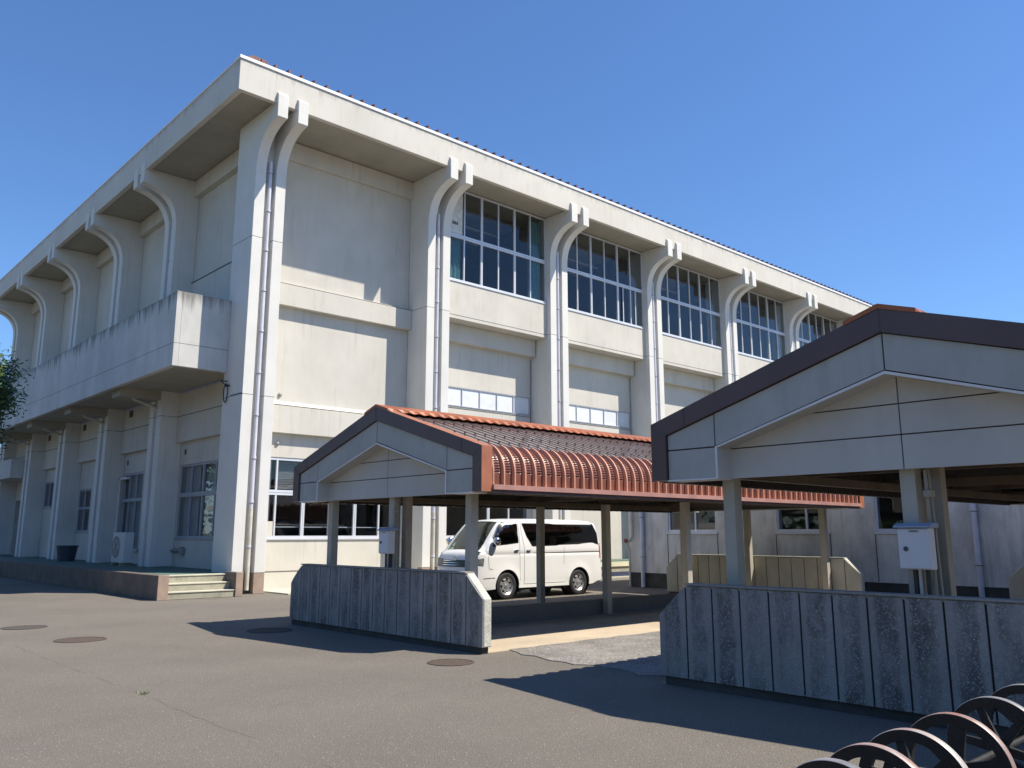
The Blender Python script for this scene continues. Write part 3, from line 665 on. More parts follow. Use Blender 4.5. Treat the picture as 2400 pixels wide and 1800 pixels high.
def shelter(yc, label):
    S = thing('bicycle_shelter', (X0, yc, 0), label, 'bicycle shelter', 'gabled bicycle shelters')
    L0 = Matrix.Translation(Vector((-X0, 0, 0)))
    def R_(mb, name, mats, par=S, **k):
        key = (name, k.pop('key', None))
        if key in corrs and key[1]: o = bpy.data.objects.new(name, corrs[key]); SC.collection.objects.link(o)
        else:
            o = mb().build(name, mats, **k); o.data.transform(L0)
            if key[1]: corrs[key] = o.data
        o.parent = par; return o
    for sd in (-1, 1):
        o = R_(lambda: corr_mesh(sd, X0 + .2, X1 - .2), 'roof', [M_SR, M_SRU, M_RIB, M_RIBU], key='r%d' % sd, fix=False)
        # inner dark lining with its own shallow corrugation
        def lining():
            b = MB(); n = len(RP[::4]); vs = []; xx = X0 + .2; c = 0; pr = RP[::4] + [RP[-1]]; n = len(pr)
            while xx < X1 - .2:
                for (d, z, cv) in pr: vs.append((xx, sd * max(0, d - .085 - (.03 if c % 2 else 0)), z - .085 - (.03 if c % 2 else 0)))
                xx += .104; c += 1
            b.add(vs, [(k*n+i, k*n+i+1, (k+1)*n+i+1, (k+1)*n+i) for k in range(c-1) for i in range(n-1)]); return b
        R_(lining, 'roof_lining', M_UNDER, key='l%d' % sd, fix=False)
        def gut():
            b = MB(); b.box(X0 + .2, X1 - .2, sd * (HW - .08), sd * (HW + .035), ZE + .03, ZE + .10); b.box(X0 + .2, X1 - .2, sd * (HW - .10), sd * (HW + .0), ZE - .015, ZE + .029, 1); return b
        R_(gut, 'eave_trim', [M_EAVE, M_FB], key='g%d' % sd)
        def cap():
            b = MB(); e = .34; n = int((X1 - X0) / .1042); vs = []; fs = []
            for k in range(n + 1):
                xx = X0 - .01 + (X1 - X0 + .02) * k / n; dz = .022 if k % 2 else 0
                vs += [(xx, 0, ZR + .035), (xx, sd * e, ZR + .035 - e * SL), (xx, sd * (e + (.03 if k % 2 else 0)), ZR + .0 - e * SL - dz)]
            for k in range(n): fs += [(3*k, 3*k+1, 3*k+4, 3*k+3), (3*k+1, 3*k+2, 3*k+5, 3*k+4)]
            b.add(vs, fs); b.add([(X0 - .01, 0, ZR + .035), (X0 - .01, sd*e, ZR + .035 - e*SL), (X0 - .01, sd*e, ZR - .01 - e*SL), (X0 - .01, 0, ZR - .01)], [(0, 1, 2, 3)]); return b
        R_(cap, 'ridge_cap', M_CAP, key='c%d' % sd, fix=False)
    for end in (0, 1):
        fx = (lambda x: x) if end == 0 else (lambda x: X0 + X1 - x)
        def fascia():
            b = MB(); t = .20; ti = t * 1.05
            out = [(-HW, ZE), (-HW, ZC), (0, ZR), (HW, ZC), (HW, ZE)]
            inn = [(-HW + t, ZE), (-HW + t, ZC - .14), (0, ZR - .235), (HW - t, ZC - .14), (HW - t, ZE)]
            a0, a1 = fx(X0), fx(X0 + .20)
            n = 5
            vs = [(a0, *p) for p in out] + [(a0, *p) for p in inn] + [(a1, *p) for p in out] + [(a1, *p) for p in inn]
            fs = []; ms = []
            for i in range(4):
                fs.append((i, i+1, n+i+1, n+i)); ms.append(0)
                fs.append((2*n+i, 3*n+i, 3*n+i+1, 2*n+i+1)); ms.append(0)
                fs.append((i, 2*n+i, 2*n+i+1, i+1)); ms.append(1)
                fs.append((n+i, n+i+1, 3*n+i+1, 3*n+i)); ms.append(0)
            for i in (0, 4): fs.append((i, n+i, 3*n+i, 2*n+i)); ms.append(0)
            for f_, m_ in zip(fs, ms): b.add([vs[j] for j in f_], [(0, 1, 2, 3)], m_)
            # lapped joint strips
            for sd in (-1, 1):
                y_ = sd * (HW - .46); zt = ZC + SL * .46
                b.add([(fx(X0 - .004), y_ - .008, zt - .21), (fx(X0 - .004), y_ + .008, zt - .21), (fx(X0 - .004), y_ + .008, zt - .006), (fx(X0 - .004), y_ - .008, zt - .006)], [(0,1,2,3)], 2)
                b.add([(fx(X0 - .004), sd*HW, ZC - .008), (fx(X0 - .004), sd*HW, ZC + .008 - .016), (fx(X0 - .004), sd*(HW-.2), ZC - .155), (fx(X0 - .004), sd*(HW-.2), ZC - .14)], [(0,1,2,3)], 2)
            b.add([(fx(X0 - .004), -.006, ZR - .235), (fx(X0 - .004), .006, ZR - .235), (fx(X0 - .004), .006, ZR - .01), (fx(X0 - .004), -.006, ZR - .01)], [(0,1,2,3)], 2)
            return b
        R_(fascia, 'gable_fascia', [M_FB, M_FBL, M_SEAM], key='f%d' % end)
        def panel():
            b = MB(); a0, a1 = fx(X0 + .035), fx(X0 + .075); t = .20; g = .005
            def yz(y): return ZR - .245 - abs(y) * ((ZR - .235 - (ZC - .14)) / (HW - t))
            ow = 1.87; oz = 2.52; orz = 3.08; g = .008
            for sd in (-1, 1):
                b.prism([(sd*(HW - t - .012), ZE + .005), (sd*(HW - t - .012), oz - g), (sd*(ow + g), oz - g), (sd*(ow + g), ZE + .005)], 'x', a0, a1)
                b.prism([(sd*(HW - t - .012), oz + g), (sd*(HW - t - .012), yz(HW - t - .012)), (sd*(ow + g), yz(ow + g)), (sd*(ow + g), oz + g)], 'x', a0, a1)
                b.prism([(sd*(ow - g), oz + .012), (sd*(ow - g), yz(ow - g)), (sd*g, yz(g)), (sd*g, orz + .012)], 'x', a0, a1)
            # dark backing between the joints
            m = fx(X0 + .078), fx(X0 + .09)
            for sd in (-1, 1):
                b.prism([(sd*(HW-.05), ZE + .02), (sd*(HW-.05), ZC - .15), (0, ZR - .26), (0, orz + .03), (sd*(ow+.02), oz + .03), (sd*(ow+.02), ZE + .02)], 'x', m[0], m[1], 1)
            return b
        R_(panel, 'gable_panel', [M_GP, M_SEAM], key='p%d' % end)
        def reveal():
            b = MB(); ow = 1.87; oz = 2.52; orz = 3.08; e = .028
            out = [(-ow, ZE - .012), (-ow, oz), (0, orz), (ow, oz), (ow, ZE - .012)]
            inn = [(-ow + e, ZE - .012), (-ow + e, oz - e*.4), (0, orz - e), (ow - e, oz - e*.4), (ow - e, ZE - .012)]
            x_a, x_b, x_c = fx(X0 + .025), fx(X0 + .30), fx(X0 + .04)
            for i in range(4):
                b.add([(x_a, *out[i]), (x_a, *out[i+1]), (x_a, *inn[i+1]), (x_a, *inn[i])], [(0,1,2,3)], 0)
                b.add([(x_a, *out[i]), (x_c, *out[i]), (x_c, *out[i+1]), (x_a, *out[i+1])], [(0,1,2,3)], 0)
                b.add([(x_a, *inn[i]), (x_a, *inn[i+1]), (x_b, *inn[i+1]), (x_b, *inn[i])], [(0,1,2,3)], 1)
            for sd in (-1, 1):      # bottom closing flange of the end bits
                b.box(x_a, x_b, sd*(ow + .001), sd*(HW - .20), ZE - .014, ZE + .003, 0)
            return b
        R_(reveal, 'gable_reveal', [M_GEDGE, M_GP2], key='v%d' % end, fix=False)
        def inner():
            b = MB(); a0, a1 = fx(X0 + .27), fx(X0 + .31); ow = 1.85; oz = 2.51; orz = 3.06; g = .0065; s_ = (orz - oz) / ow
            for sd in (-1, 1):
                b.prism([(sd*ow, ZE + .0), (sd*ow, oz - g), (sd*g, oz - g), (sd*g, ZE)], 'x', a0, a1)
                yt = (orz - 2.80) / s_
                b.prism([(sd*ow, oz + g), (sd*yt, 2.80 - g), (sd*g, 2.80 - g), (sd*g, oz + g)], 'x', a0, a1)
                b.prism([(sd*(yt - .01), 2.80 + g), (sd*g, orz), (sd*g, 2.80 + g)], 'x', a0, a1)
            b.prism([(-ow + .01, ZE + .02), (-ow + .01, oz), (0, orz - .01), (ow - .01, oz), (ow - .01, ZE + .02)], 'x', fx(X0 + .312), fx(X0 + .325), 1)
            return b
        R_(inner, 'gable_infill', [M_GP2, M_SEAM], key='i%d' % end)
    def beams():
        b = MB()
        for yy, z in ((-1.95, 2.20), (1.95, 2.20)): b.box(X0 + .33, X1 - .33, yy - .05, yy + .05, z, z + .10)
        for xx in (8.09, 13.35, 18.7): b.box(xx - .05, xx + .05, -2.6, 2.6, 2.30, 2.42)
        for xx in (10.7, 16.0): b.box(xx - .04, xx + .04, -2.55, 2.55, 2.36, 2.44)
        for yy in (-1.0, 1.0): b.box(X0 + .33, X1 - .33, yy - .03, yy + .03, 3.0, 3.07)
        return b
    R_(beams, 'roof_beam', M_BEAM, key='b')
    for xx in (8.09, 13.35, 18.65):
        for yy in (-1.97, 0.02, 1.95):
            def post():
                b = MB(); s = .070 if yy else .072; zt = 2.20; b.box(xx - s, xx + s, yy - s, yy + s, 0.015, zt)
                b.box(xx - .10, xx + .10, yy - .10, yy + .10, .013, .028)
                return b
            R_(post, 'post', M_POST, key='o%.1f_%.1f' % (xx, yy), bevel=.008)
    def post2():
        b = MB(); b.box(8.16, 8.28, -.22, -.09, .02, 2.25); return b
    R_(post2, 'post', M_POSTB, key='o2', bevel=.008)
    return S
shelter(YC1, 'farther bicycle shelter, red brown curved roof, white van behind its posts')
shelter(YC2, 'nearest bicycle shelter, cut off by the right edge of the photo, with large grey gable')
# kerbs along the middle of each shelter
for yc in (YC1, YC2):
    b = MB(); b.box(8.35, 18.5, yc + .12, yc + .27, 0, .30); struct(b.build('kerb', M_BEIGE, bevel=.01))

def screen_wall(yc, xf, face, wlabel, far=False, ends=True):
    """fluted precast wall; face -1 looks to -X"""
    hw = 2.70; T = thing('screen_wall', (xf, yc, 0), wlabel, 'wall', 'fluted concrete screen walls')
    z0, zt, ch, cz = .095, 1.06, .37, .33
    def top(y): return zt - max(0, abs(y) - (hw - ch)) * cz / ch
    out = [(-hw, z0), (hw, z0), (hw, zt - cz), (hw - ch, zt), (-hw + ch, zt), (-hw, zt - cz)]
    b = MB(); b.prism(out, 'x', xf + .028, xf + .165, 0)
    slab = Q2(b, 'slab', [M_SCRE if not far else M_SCRY], T, yc, bevel=.012)
    bd = [-hw, -hw + .37] + [-hw + .37 + 4.66 * k / 14 for k in range(1, 15)] + [hw]; n = len(bd) - 1
    def stave(y):
        for k in range(n):
            if y <= bd[k + 1] + 1e-6: return max(0, 1 - abs(2 * (y - bd[k]) / (bd[k + 1] - bd[k]) - 1) * 1.08)
        return 0
    b = MB()
    for k in range(n):
        a, c = bd[k] + .010, bd[k + 1] - .010
        pts = [a] + [p for p in (-hw + ch, hw - ch) if a + .02 < p < c - .02] + [c]
        poly = [(a, z0 + .002)] + [(c, z0 + .002)] + [(p, top(p) - .012) for p in reversed(pts)]
        # slightly crowned stave
        for i in range(len(pts) - 1):
            p, q = pts[i], pts[i + 1]
            m_ = 4
            for j in range(m_):
                u0 = p + (q - p) * j / m_; u1 = p + (q - p) * (j + 1) / m_
                def h(u): t = (u - a) / (c - a); return .012 * math.sin(PI * t) ** .5 if 0 < t < 1 else 0
                x_0, x_1 = xf + .012 - h(u0), xf + .012 - h(u1)
                b.add([(x_0, u0, z0), (x_1, u1, z0), (x_1, u1, top(u1) - .012), (x_0, u0, top(u0) - .012)], [(0,1,2,3)])
                b.add([(x_0, u0, top(u0) - .012), (x_1, u1, top(u1) - .012), (xf + .03, u1, top(u1) - .012), (xf + .03, u0, top(u0) - .012)], [(0,1,2,3)])
        for u in (a, c): b.add([(xf + .012, u, z0), (xf + .012, u, top(u) - .012), (xf + .03, u, top(u) - .012), (xf + .03, u, z0)], [(0,1,2,3)])
    o = Q2(b, 'fluted_face', [M_SCR if not far else M_SCRY], T, yc, fix=False)
    at = o.data.attributes.new('stave', 'FLOAT', 'POINT')
    at.data.foreach_set('value', [stave(v.co.y) for v in o.data.vertices])
    b = MB(); b.prism([(-hw + .02, z0 + .01), (hw - .02, z0 + .01), (hw - .02, zt - cz - .02), (hw - ch - .01, zt - .03), (-hw + ch + .01, zt - .03), (-hw + .02, zt - cz - .02)], 'x', xf + .0225, xf + .0275, 0)
    Q2(b, 'joint_backing', [M_GAP if not far else M_SEAM], T, yc)
    b = MB(); b.box(xf + .04, xf + .15, -hw + .05, hw - .05, 0, z0 - .002); Q2(b, 'plinth', [M_PLINTH], T, yc)
    b = MB(); b.box(xf - .005, xf + .17, -hw + ch, hw - ch, zt, zt + .018); Q2(b, 'coping', [M_SCR if not far else M_SCRE], T, yc)
    return T
def Q2(mb, name, mats, par, yc, **k):
    o = mb.build(name, mats, **k); o.parent = par; o.data.transform(Matrix.Translation(-Vector((par.location.x, 0, 0)))); return o
screen_wall(YC1 + .02, 7.70, -1, 'blue grey weathered fluted wall in front of the farther shelter, its sunlit pale end showing')
screen_wall(YC2 + .02, 7.70, -1, 'large speckled dark fluted wall in front of the nearest shelter, black wheels before it')
screen_wall(YC1 + .02, 18.85, -1, 'yellowish fluted end wall at the far end of the farther shelter', far=True)
screen_wall(YC2 + .02, 18.85, -1, 'pale fluted end wall seen at the right edge beneath the nearest shelter roof', far=True)

def meter_box(yc, label):
    T = thing('meter_box', (7.86, yc - .02, 1.29), label, 'electric box', 'meter boxes on the middle posts')
    def R3(b, name, m, par=T, **k):
        o = b.build(name, m, **k); o.parent = par; o.data.transform(Matrix.Translation(Vector((-7.86, 0, -1.29)))); return o
    b = MB(); b.box(7.87, 7.99, -.14, .14, 1.29, 1.655); R3(b, 'casing', M_BOX, bevel=.008)
    b = MB(); b.box(7.857, 7.869, -.135, .135, 1.30, 1.645); d = R3(b, 'door', M_BOX, bevel=.004)
    b = MB(); b.lathe([(0, -.012), (.018, -.012), (.022, -.004), (.022, .0)], (7.857, .07, 1.47), 'x', 16); b.box(7.852, 7.856, -.05, .03, 1.622, 1.632); R3(b, 'lock', M_SEAM, d)
    b = MB(); b.prism([(7.835, 1.657), (8.03, 1.657), (8.03, 1.70), (7.90, 1.70), (7.835, 1.672)], 'y', -.165, .165); R3(b, 'hood', M_BOXT, bevel=.004)
    for yy, r in ((-.07, .024), (0.0, .016), (.04, .024)):
        b = MB(); b.tube([(7.95, yy, .02), (7.95, yy, 1.30)], r, 8); R3(b, 'conduit', M_BLK if yy else M_PIPEB, smooth='auto')
    b = MB(); b.tube([(8.0, -.10, .03), (7.99, -.11, 1.2), (8.0, -.10, 2.18)], .016, 8); b.tube([(8.03, -.14, .03), (8.02, -.15, 1.0), (8.03, -.13, 1.9), (8.02, -.12, 2.18)], .011, 6)
    b.box(7.97, 8.06, -.15, -.08, 1.93, 1.99); b.tube([(7.99, -.09, 1.2), (7.94, -.16, .75), (7.99, -.12, .5)], .012, 6)
    R3(b, 'cable', M_POSTB, smooth='auto'); return T
meter_box(YC1, 'small grey meter box on the middle post of the farther shelter')
meter_box(YC2 - .03, 'pale grey meter box with round lock on the middle post of the nearest shelter')

# ------------------------------------------------------------------ manhole covers
def manhole(x, y, r, m, label):
    T = thing('manhole_cover', (x, y, 0), label, 'manhole cover', 'manhole covers in the asphalt')
    b = MB(); b.lathe([(0, .006), (r - .035, .006), (r - .035, .003)], (0, 0, 0), 'z', 40)
    for k in range(6):
        for j in range(-3, 4):
            pass
    o = b.build('lid', m); o.parent = T
    b = MB(); b.lathe([(r - .028, .003), (r - .028, .008), (r, .008), (r, .001)], (0, 0, 0), 'z', 40); o = b.build('ring', m); o.parent = T
manhole(6.98, 8.76, .30, M_MH, 'rusty round manhole cover just in front of the sunlit end of the blue grey wall')
manhole(4.22, 14.44, .37, M_MH, 'rusty round manhole cover on open sunlit asphalt, right one of the left pair')
manhole(4.03, 16.97, .36, M_MHG, 'darker round manhole cover closest to the left edge of the photo')
manhole(6.97, 13.66, .37, M_MHG, 'round manhole cover lying in the shadow of the farther shelter')

# ------------------------------------------------------------------ van
def build_van():
    V = thing('white_van', (13.5, 16.85, 0), 'white long passenger van with dark side windows parked behind the farther shelter', 'van')
    Lh, HWd = 4.66, .845
    top = [(0.04, .30), (0.0, .42), (0.0, .62), (.025, .80), (.05, .95), (.085, 1.07), (.15, 1.15), (.27, 1.20), (.42, 1.36), (.60, 1.58), (.80, 1.80), (.93, 1.90), (1.10, 1.945),
           (1.5, 1.972), (2.3, 1.985), (3.2, 1.98), (4.0, 1.965), (4.30, 1.945), (4.42, 1.90), (4.50, 1.78), (4.56, 1.45), (4.60, 1.15), (4.62, .85), (4.65, .62), (4.66, .45), (4.64, .30)]
    arches = [(1.02, .335, .40), (3.64, .335, .40)]
    bottom = [(4.20, .28)]
    for cx, cz, R in reversed(arches):
        a0 = math.asin((.27 - cz) / R)
        n = 14
        for k in range(n + 1):
            a = a0 + (PI - 2*a0) * k / n; bottom.append((cx + R * math.cos(a), cz + R * math.sin(a)))
    bottom.append((.35, .25))
    outline = top + bottom
    nt_ = len(top)
    def segd(p, a, b_):
        ax, ay = a; bx, by = b_; dx, dy = bx - ax, by - ay; t = max(0, min(1, ((p[0]-ax)*dx + (p[1]-ay)*dy) / (dx*dx + dy*dy))); return math.hypot(p[0]-ax-t*dx, p[1]-ay-t*dy)
    def hw(x, z):
        d = min(segd((x, z), top[i], top[i+1]) for i in range(nt_ - 1))
        w = HWd - .10 * max(0, (z - 1.2) / .75) ** 1.5 - .02 * max(0, (.5 - z) / .3)
        if x < .5: w -= .085 * ((.5 - x) / .5) ** 2
        if x > 4.2: w -= .04 * ((x - 4.2) / .45) ** 2
        R = .10
        if d < R: w -= R - math.sqrt(max(0, R*R - (R-d)**2))
        # wheel arch flares and the waist crease
        for cx, cz, RR in arches:
            q = math.hypot(x - cx, z - cz)
            if q < RR + .12 and z > .2: w += .016 * (1 - max(0, (q - RR - .04) / .08)) if q > RR + .04 else .016
        if 1.09 < z < 1.13 and .35 < x < 4.5: w -= .008 * math.sin((z - 1.09) / .04 * PI)
        return w
    # triangulate the side
    pts = [Vector(p) for p in outline]; n0 = len(pts); edges = [(i, (i+1) % n0) for i in range(n0)]
    def inside(x, z):
        c = False; j = n0 - 1
        for i in range(n0):
            a, b_ = outline[i], outline[j]
            if (a[1] > z) != (b_[1] > z) and x < (b_[0]-a[0])*(z-a[1])/(b_[1]-a[1]) + a[0]: c = not c
            j = i
        return c
    zz = [.35, .45, .56, .68, .80, .92, 1.02, 1.085, 1.10, 1.11, 1.12, 1.135, 1.22, 1.34, 1.46, 1.58, 1.70, 1.79, 1.84, 1.88, 1.91, 1.935, 1.955]
    xx = [.02, .045, .07, .11] + [.18 + .09 * k for k in range(48)] + [4.48, 4.52, 4.55, 4.58, 4.61, 4.63]
    for x in xx:
        for z in zz:
            if inside(x, z) and min(segd((x, z), outline[i], outline[(i+1) % n0]) for i in range(n0)) > .012: pts.append(Vector((x, z)))
    r = geometry.delaunay_2d_cdt(pts, edges, [], 1, 1e-5)
    P2, F2 = r[0], r[2]
    b = MB()
    for sd in (-1, 1):
        vs = [(p.x, sd * hw(p.x, p.y), p.y) for p in P2]; b.add(vs, [tuple(f) if sd < 0 else tuple(reversed(f)) for f in F2])
    # skin across the width following the top outline
    m_ = 14
    def strip(off=0.0, u0=-1, u1=1, i0=0, i1=nt_-1, m__=m_):
        vs = []; 
        for i in range(i0, i1 + 1):
            x, z = top[i]; w = hw(x, z)
            a = top[max(0, i-1)]; c = top[min(nt_-1, i+1)]; t = Vector((c[0]-a[0], c[1]-a[1])).normalized(); nn = Vector((-t.y, t.x))
            for k in range(m__ + 1):
                u = u0 + (u1 - u0) * k / m__; bul = .05 * (1 - u*u) if .1 < x < 4.3 else .035 * (1 - u*u)
                vs.append((x + nn.x * (bul * .6 + off), u * w, z + nn.y * (bul * .6 + off)))
        fs = [(i*(m__+1)+k, i*(m__+1)+k+1, (i+1)*(m__+1)+k+1, (i+1)*(m__+1)+k) for i in range(i1-i0) for k in range(m__)]
        return vs, fs
    vs, fs = strip(); fs = [f for j, f in enumerate(fs) if not (7 <= j // m_ <= 10 and 1 <= j % m_ <= m_ - 2)]; b.add(vs, fs)
    b.box(.3, 4.3, -.62, .62, .27, .33)
    def R4(mb, name, mats, par=V, **k):
        o = mb.build(name, mats, **k); o.parent = par; return o
    bm = bmesh.new()
    body = b.build('body', M_VAN, smooth='auto'); body.parent = V
    bm.from_mesh(body.data); bmesh.ops.remove_doubles(bm, verts=bm.verts, dist=.0015); bmesh.ops.recalc_face_normals(bm, faces=bm.faces); bm.to_mesh(body.data); bm.free()
    for p in body.data.polygons: p.use_smooth = True
    # under tray and wheel wells
    b = MB()
    for cx, cz, R in arches:
        for sd in (-1, 1):
            b.lathe([(R - .004, 0), (R - .004, -sd * .30)], (cx, sd * (HWd - .03), cz), 'y', 32)
            b.lathe([(0, -sd*.30), (R, -sd*.30)], (cx, sd * (HWd - .03), cz), 'y', 32)
    R4(b, 'wheel_well', M_BLK)
    b = MB(); b.box(.5, 4.2, -.7, .7, .20, .268); R4(b, 'underbody', M_BLK)
    def patch(poly, off, name, m, sides=(-1, 1), par=V, rnd=.03, dens=.12):
        q = []
        for i in range(len(poly)):
            p0, p1, p2 = Vector(poly[i-1]), Vector(poly[i]), Vector(poly[(i+1) % len(poly)])
            a = p1 + (p0-p1).normalized()*rnd; c = p1 + (p2-p1).normalized()*rnd
            for k in range(4): t = k/3; q.append((1-t)**2*a + 2*(1-t)*t*p1 + t*t*c)
        n1 = len(q); ed = [(i, (i+1) % n1) for i in range(n1)]
        x0_, x1_ = min(p.x for p in q), max(p.x for p in q); z0_, z1_ = min(p.y for p in q), max(p.y for p in q)
        full = list(q)
        def ins(x, z):
            c = False; j = n1 - 1
            for i in range(n1):
                a, b_ = q[i], q[j]
                if (a.y > z) != (b_.y > z) and x < (b_.x-a.x)*(z-a.y)/(b_.y-a.y) + a.x: c = not c
                j = i
            return c
        x = x0_ + dens
        while x < x1_:
            z = z0_ + dens * .6
            while z < z1_:
                if ins(x, z): full.append(Vector((x, z)))
                z += dens * .6
            x += dens
        r = geometry.delaunay_2d_cdt(full, ed, [], 1, 1e-5)
        for sd in sides:
            b = MB(); b.add([(p.x, sd * (hw(p.x, p.y) + off), p.y) for p in r[0]], [tuple(f) for f in r[2]])
            o = b.build(name, m, smooth=True, fix=False); o.parent = par
    patch([(.55, 1.33), (.63, 1.55), (.83, 1.83), (1.40, 1.85), (1.40, 1.40), (1.0, 1.36)], .006, 'side_window', M_VGLASS)
    patch([(1.60, 1.86), (4.27, 1.865), (4.42, 1.62), (4.44, 1.34), (1.90, 1.31), (1.72, 1.55)], .006, 'side_window', M_VGLASS, dens=.2)
    patch([(.53, 1.31), (.60, 1.55), (.82, 1.85), (1.42, 1.87), (1.42, 1.38), (1.0, 1.34)], .003, 'window_seal', M_BLK)
    patch([(1.57, 1.88), (4.29, 1.885), (4.44, 1.62), (4.46, 1.32), (1.89, 1.29), (1.70, 1.55)], .003, 'window_seal', M_BLK, dens=.2)
    def line(pts_, wdt, name='panel_gap', m=M_VSEAM, sides=(-1, 1), off=.003):
        for sd in sides:
            b = MB()
            for a, c in zip(pts_[:-1], pts_[1:]):
                a = Vector(a); c = Vector(c); n_ = max(2, int((c-a).length / .06)); t = (c-a).normalized(); nn = Vector((-t.y, t.x)) * wdt/2
                vs = []
                for k in range(n_+1):
                    p = a + (c-a)*k/n_
                    for q in (p-nn, p+nn): vs.append((q.x, sd*(hw(q.x, q.y)+off), q.y))
                b.add(vs, [(2*k, 2*k+1, 2*k+3, 2*k+2) for k in range(n_)])
            o = b.build(name, m, fix=False); o.parent = V
    line([(1.46, .45), (1.45, 1.2), (1.45, 1.88)], .010)
    line([(.42, 1.22), (.40, .98), (.42, .76), (.55, .74)], .010)
    line([(1.60, .35), (1.62, 1.2), (1.54, 1.60), (1.53, 1.88)], .010)
    line([(3.06, .82), (3.07, 1.28)], .009); line([(1.6, .36), (3.1, .36)], .009)
    line([(1.95, 1.125), (3.06, 1.135), (4.5, 1.14)], .012)
    line([(.42, 1.10), (1.44, 1.09)], .008)
    line([(.25, .53), (.60, .54)], .014, m=M_BLK); line([(.9, 1.90), (2.2, 1.925), (4.3, 1.915)], .012)
    # windscreen
    for nm, off, mt, ua in (('windscreen', .006, M_WGLASS, .87),):
        b = MB(); vs, fs = strip(off, -ua, ua, 7, 11, 12)
        if nm == 'windscreen_seal': fs = [f for j, f in enumerate(fs) if j % 12 in (0, 11)]
        b.add(vs, fs)
        o = b.build(nm, mt, smooth=True, fix=False); o.parent = V
    b = MB()
    for k in range(6): b.box(.40 + .03*k, .44 + .03*k, -.62, .62, 1.27, 1.30)
    b.box(.5, .95, -.65, .65, 1.20, 1.31); R4(b, 'dashboard', M_BLK)
    b = MB(); b.lathe([(.17, -.012), (.182, 0), (.17, .012), (.158, 0)], (0, 0, 0), 'x', 24, closed=True); b.tube([(0, -.16, 0), (0, .16, 0)], .014, 6)
    o = b.build('steering_wheel', M_BLK, smooth=True); o.parent = V; o.location = (.95, .36, 1.36); o.rotation_euler = (0, -.9, 0)
    for yy in (-.38, .38):
        for xx_ in (1.35, 2.3, 3.2):
            b = MB(); b.box(xx_, xx_ + .12, yy - .24, yy + .24, .8, 1.42); b.box(xx_ - .45, xx_ + .05, yy - .24, yy + .24, .7, .85); b.box(xx_ + .02, xx_ + .1, yy - .12, yy + .12, 1.44, 1.62)
            R4(b, 'seat', M_DARK, bevel=.03)
    for yy in (-.3, .3):
        b = MB(); b.tube([(.27, yy, 1.235), (.33, yy - .5 if yy > 0 else yy - .35, 1.27)], .009, 6); R4(b, 'wiper', M_BLK)
    # headlamps, grille, bumper slot, plate recess, emblem
    def front_patch(y0_, y1_, z0_, z1_, off, name, m, par=V):
        b = MB(); n_ = 8; vs = []
        for k in range(n_+1):
            y = y0_ + (y1_-y0_)*k/n_
            for z in (z0_, (z0_+z1_)/2, z1_):
                # front skin x at z
                for i in range(nt_-1):
                    if top[i][1] <= z <= top[i+1][1]: t = (z-top[i][1])/(top[i+1][1]-top[i][1]); xf_ = top[i][0] + (top[i+1][0]-top[i][0])*t; break
                w = hw(xf_ + .001, z); u = min(1, abs(y)/w); vs.append((xf_ - .6*.035*(1-u*u) - off, y, z))
        b.add(vs, [(3*k+j, 3*k+3+j, 3*k+4+j, 3*k+1+j) for k in range(n_) for j in range(2)]); o = b.build(name, m, fix=False, smooth=True); o.parent = par; return o
    front_patch(-.48, .48, .80, .97, .006, 'grille', M_BLK)
    for z in (.845, .90, .95): front_patch(-.47, .47, z - .012, z + .010, .014, 'grille_bar', M_CHR)
    front_patch(-.55, .55, .42, .53, .006, 'bumper_intake', M_BLK)
    for sd in (-1, 1):
        front_patch(sd*.50, sd*.72, .80, 1.00, .008, 'headlamp', M_LAMP)
        front_patch(sd*.60, sd*.70, .45, .53, .008, 'fog_lamp', M_LAMP)
    patch([(.03, .82), (.05, 1.01), (.27, 1.02), (.25, .83)], .006, 'headlamp', M_LAMP, rnd=.02, dens=.05)
    patch([(4.50, .95), (4.47, 1.35), (4.54, 1.36), (4.58, .95)], .006, 'tail_lamp', M_RED, rnd=.01, dens=.04)
    E_ = MB()
    def ring(rx, rz, cz_=0):
        pts_ = [(0.0, rx*math.cos(2*PI*k/28), cz_ + rz*math.sin(2*PI*k/28)) for k in range(29)]; E_.tube(pts_, .007, 6, cap=False)
    ring(.085, .058); ring(.028, .055); ring(.06, .024, .026)
    o = E_.build('emblem', M_CHR, smooth=True); o.parent = V; o.location = (.018, 0, 1.02); o.rotation_euler = (0, .3, 0)
    # door handles, mirror, front under-mirror
    for sd in (-1, 1):
        for hx in (1.33, 1.76):
            b = MB(); w = hw(hx, 1.19); b.box(hx - .07, hx + .07, sd*(w + .004), sd*(w + .03), 1.175, 1.215); R4(b, 'door_handle', M_CHR if hx < 1.5 else M_ALUD, bevel=.01)
        b = MB(); w = hw(.62, 1.4)
        b.lathe([(0, -.02), (.05, -.02), (.085, 0), (.10, .05), (.09, .10), (.05, .125), (0, .13)], (.60, 0, 0), 'y', 18)
        o = b.build('mirror', [M_CHR], smooth=True); o.parent = V; o.location = (0, sd*(w + .05) if sd > 0 else -(w + .15), 1.42); o.scale = (1, 1, 1.15)
        b = MB(); b.tube([(.56, sd*(w - .02), 1.30), (.58, sd*(w + .07), 1.33), (.60, sd*(w + .10), 1.38)], .022, 8); R4(b, 'mirror_arm', M_BLK, smooth=True)
    b = MB(); b.tube([(.19, -.72, 1.15), (.06, -.80, 1.20), (.0, -.82, 1.32), (.03, -.81, 1.42)], .02, 8)
    b.lathe([(0, -.05), (.06, -.03), (.07, .0), (.055, .02), (0, .02)], (.04, -.81, 1.46), 'x', 14); b.box(.14, .25, -.76, -.66, 1.10, 1.17); R4(b, 'fender_mirror', M_BLK, smooth='auto')
    # wheels
    proto = None
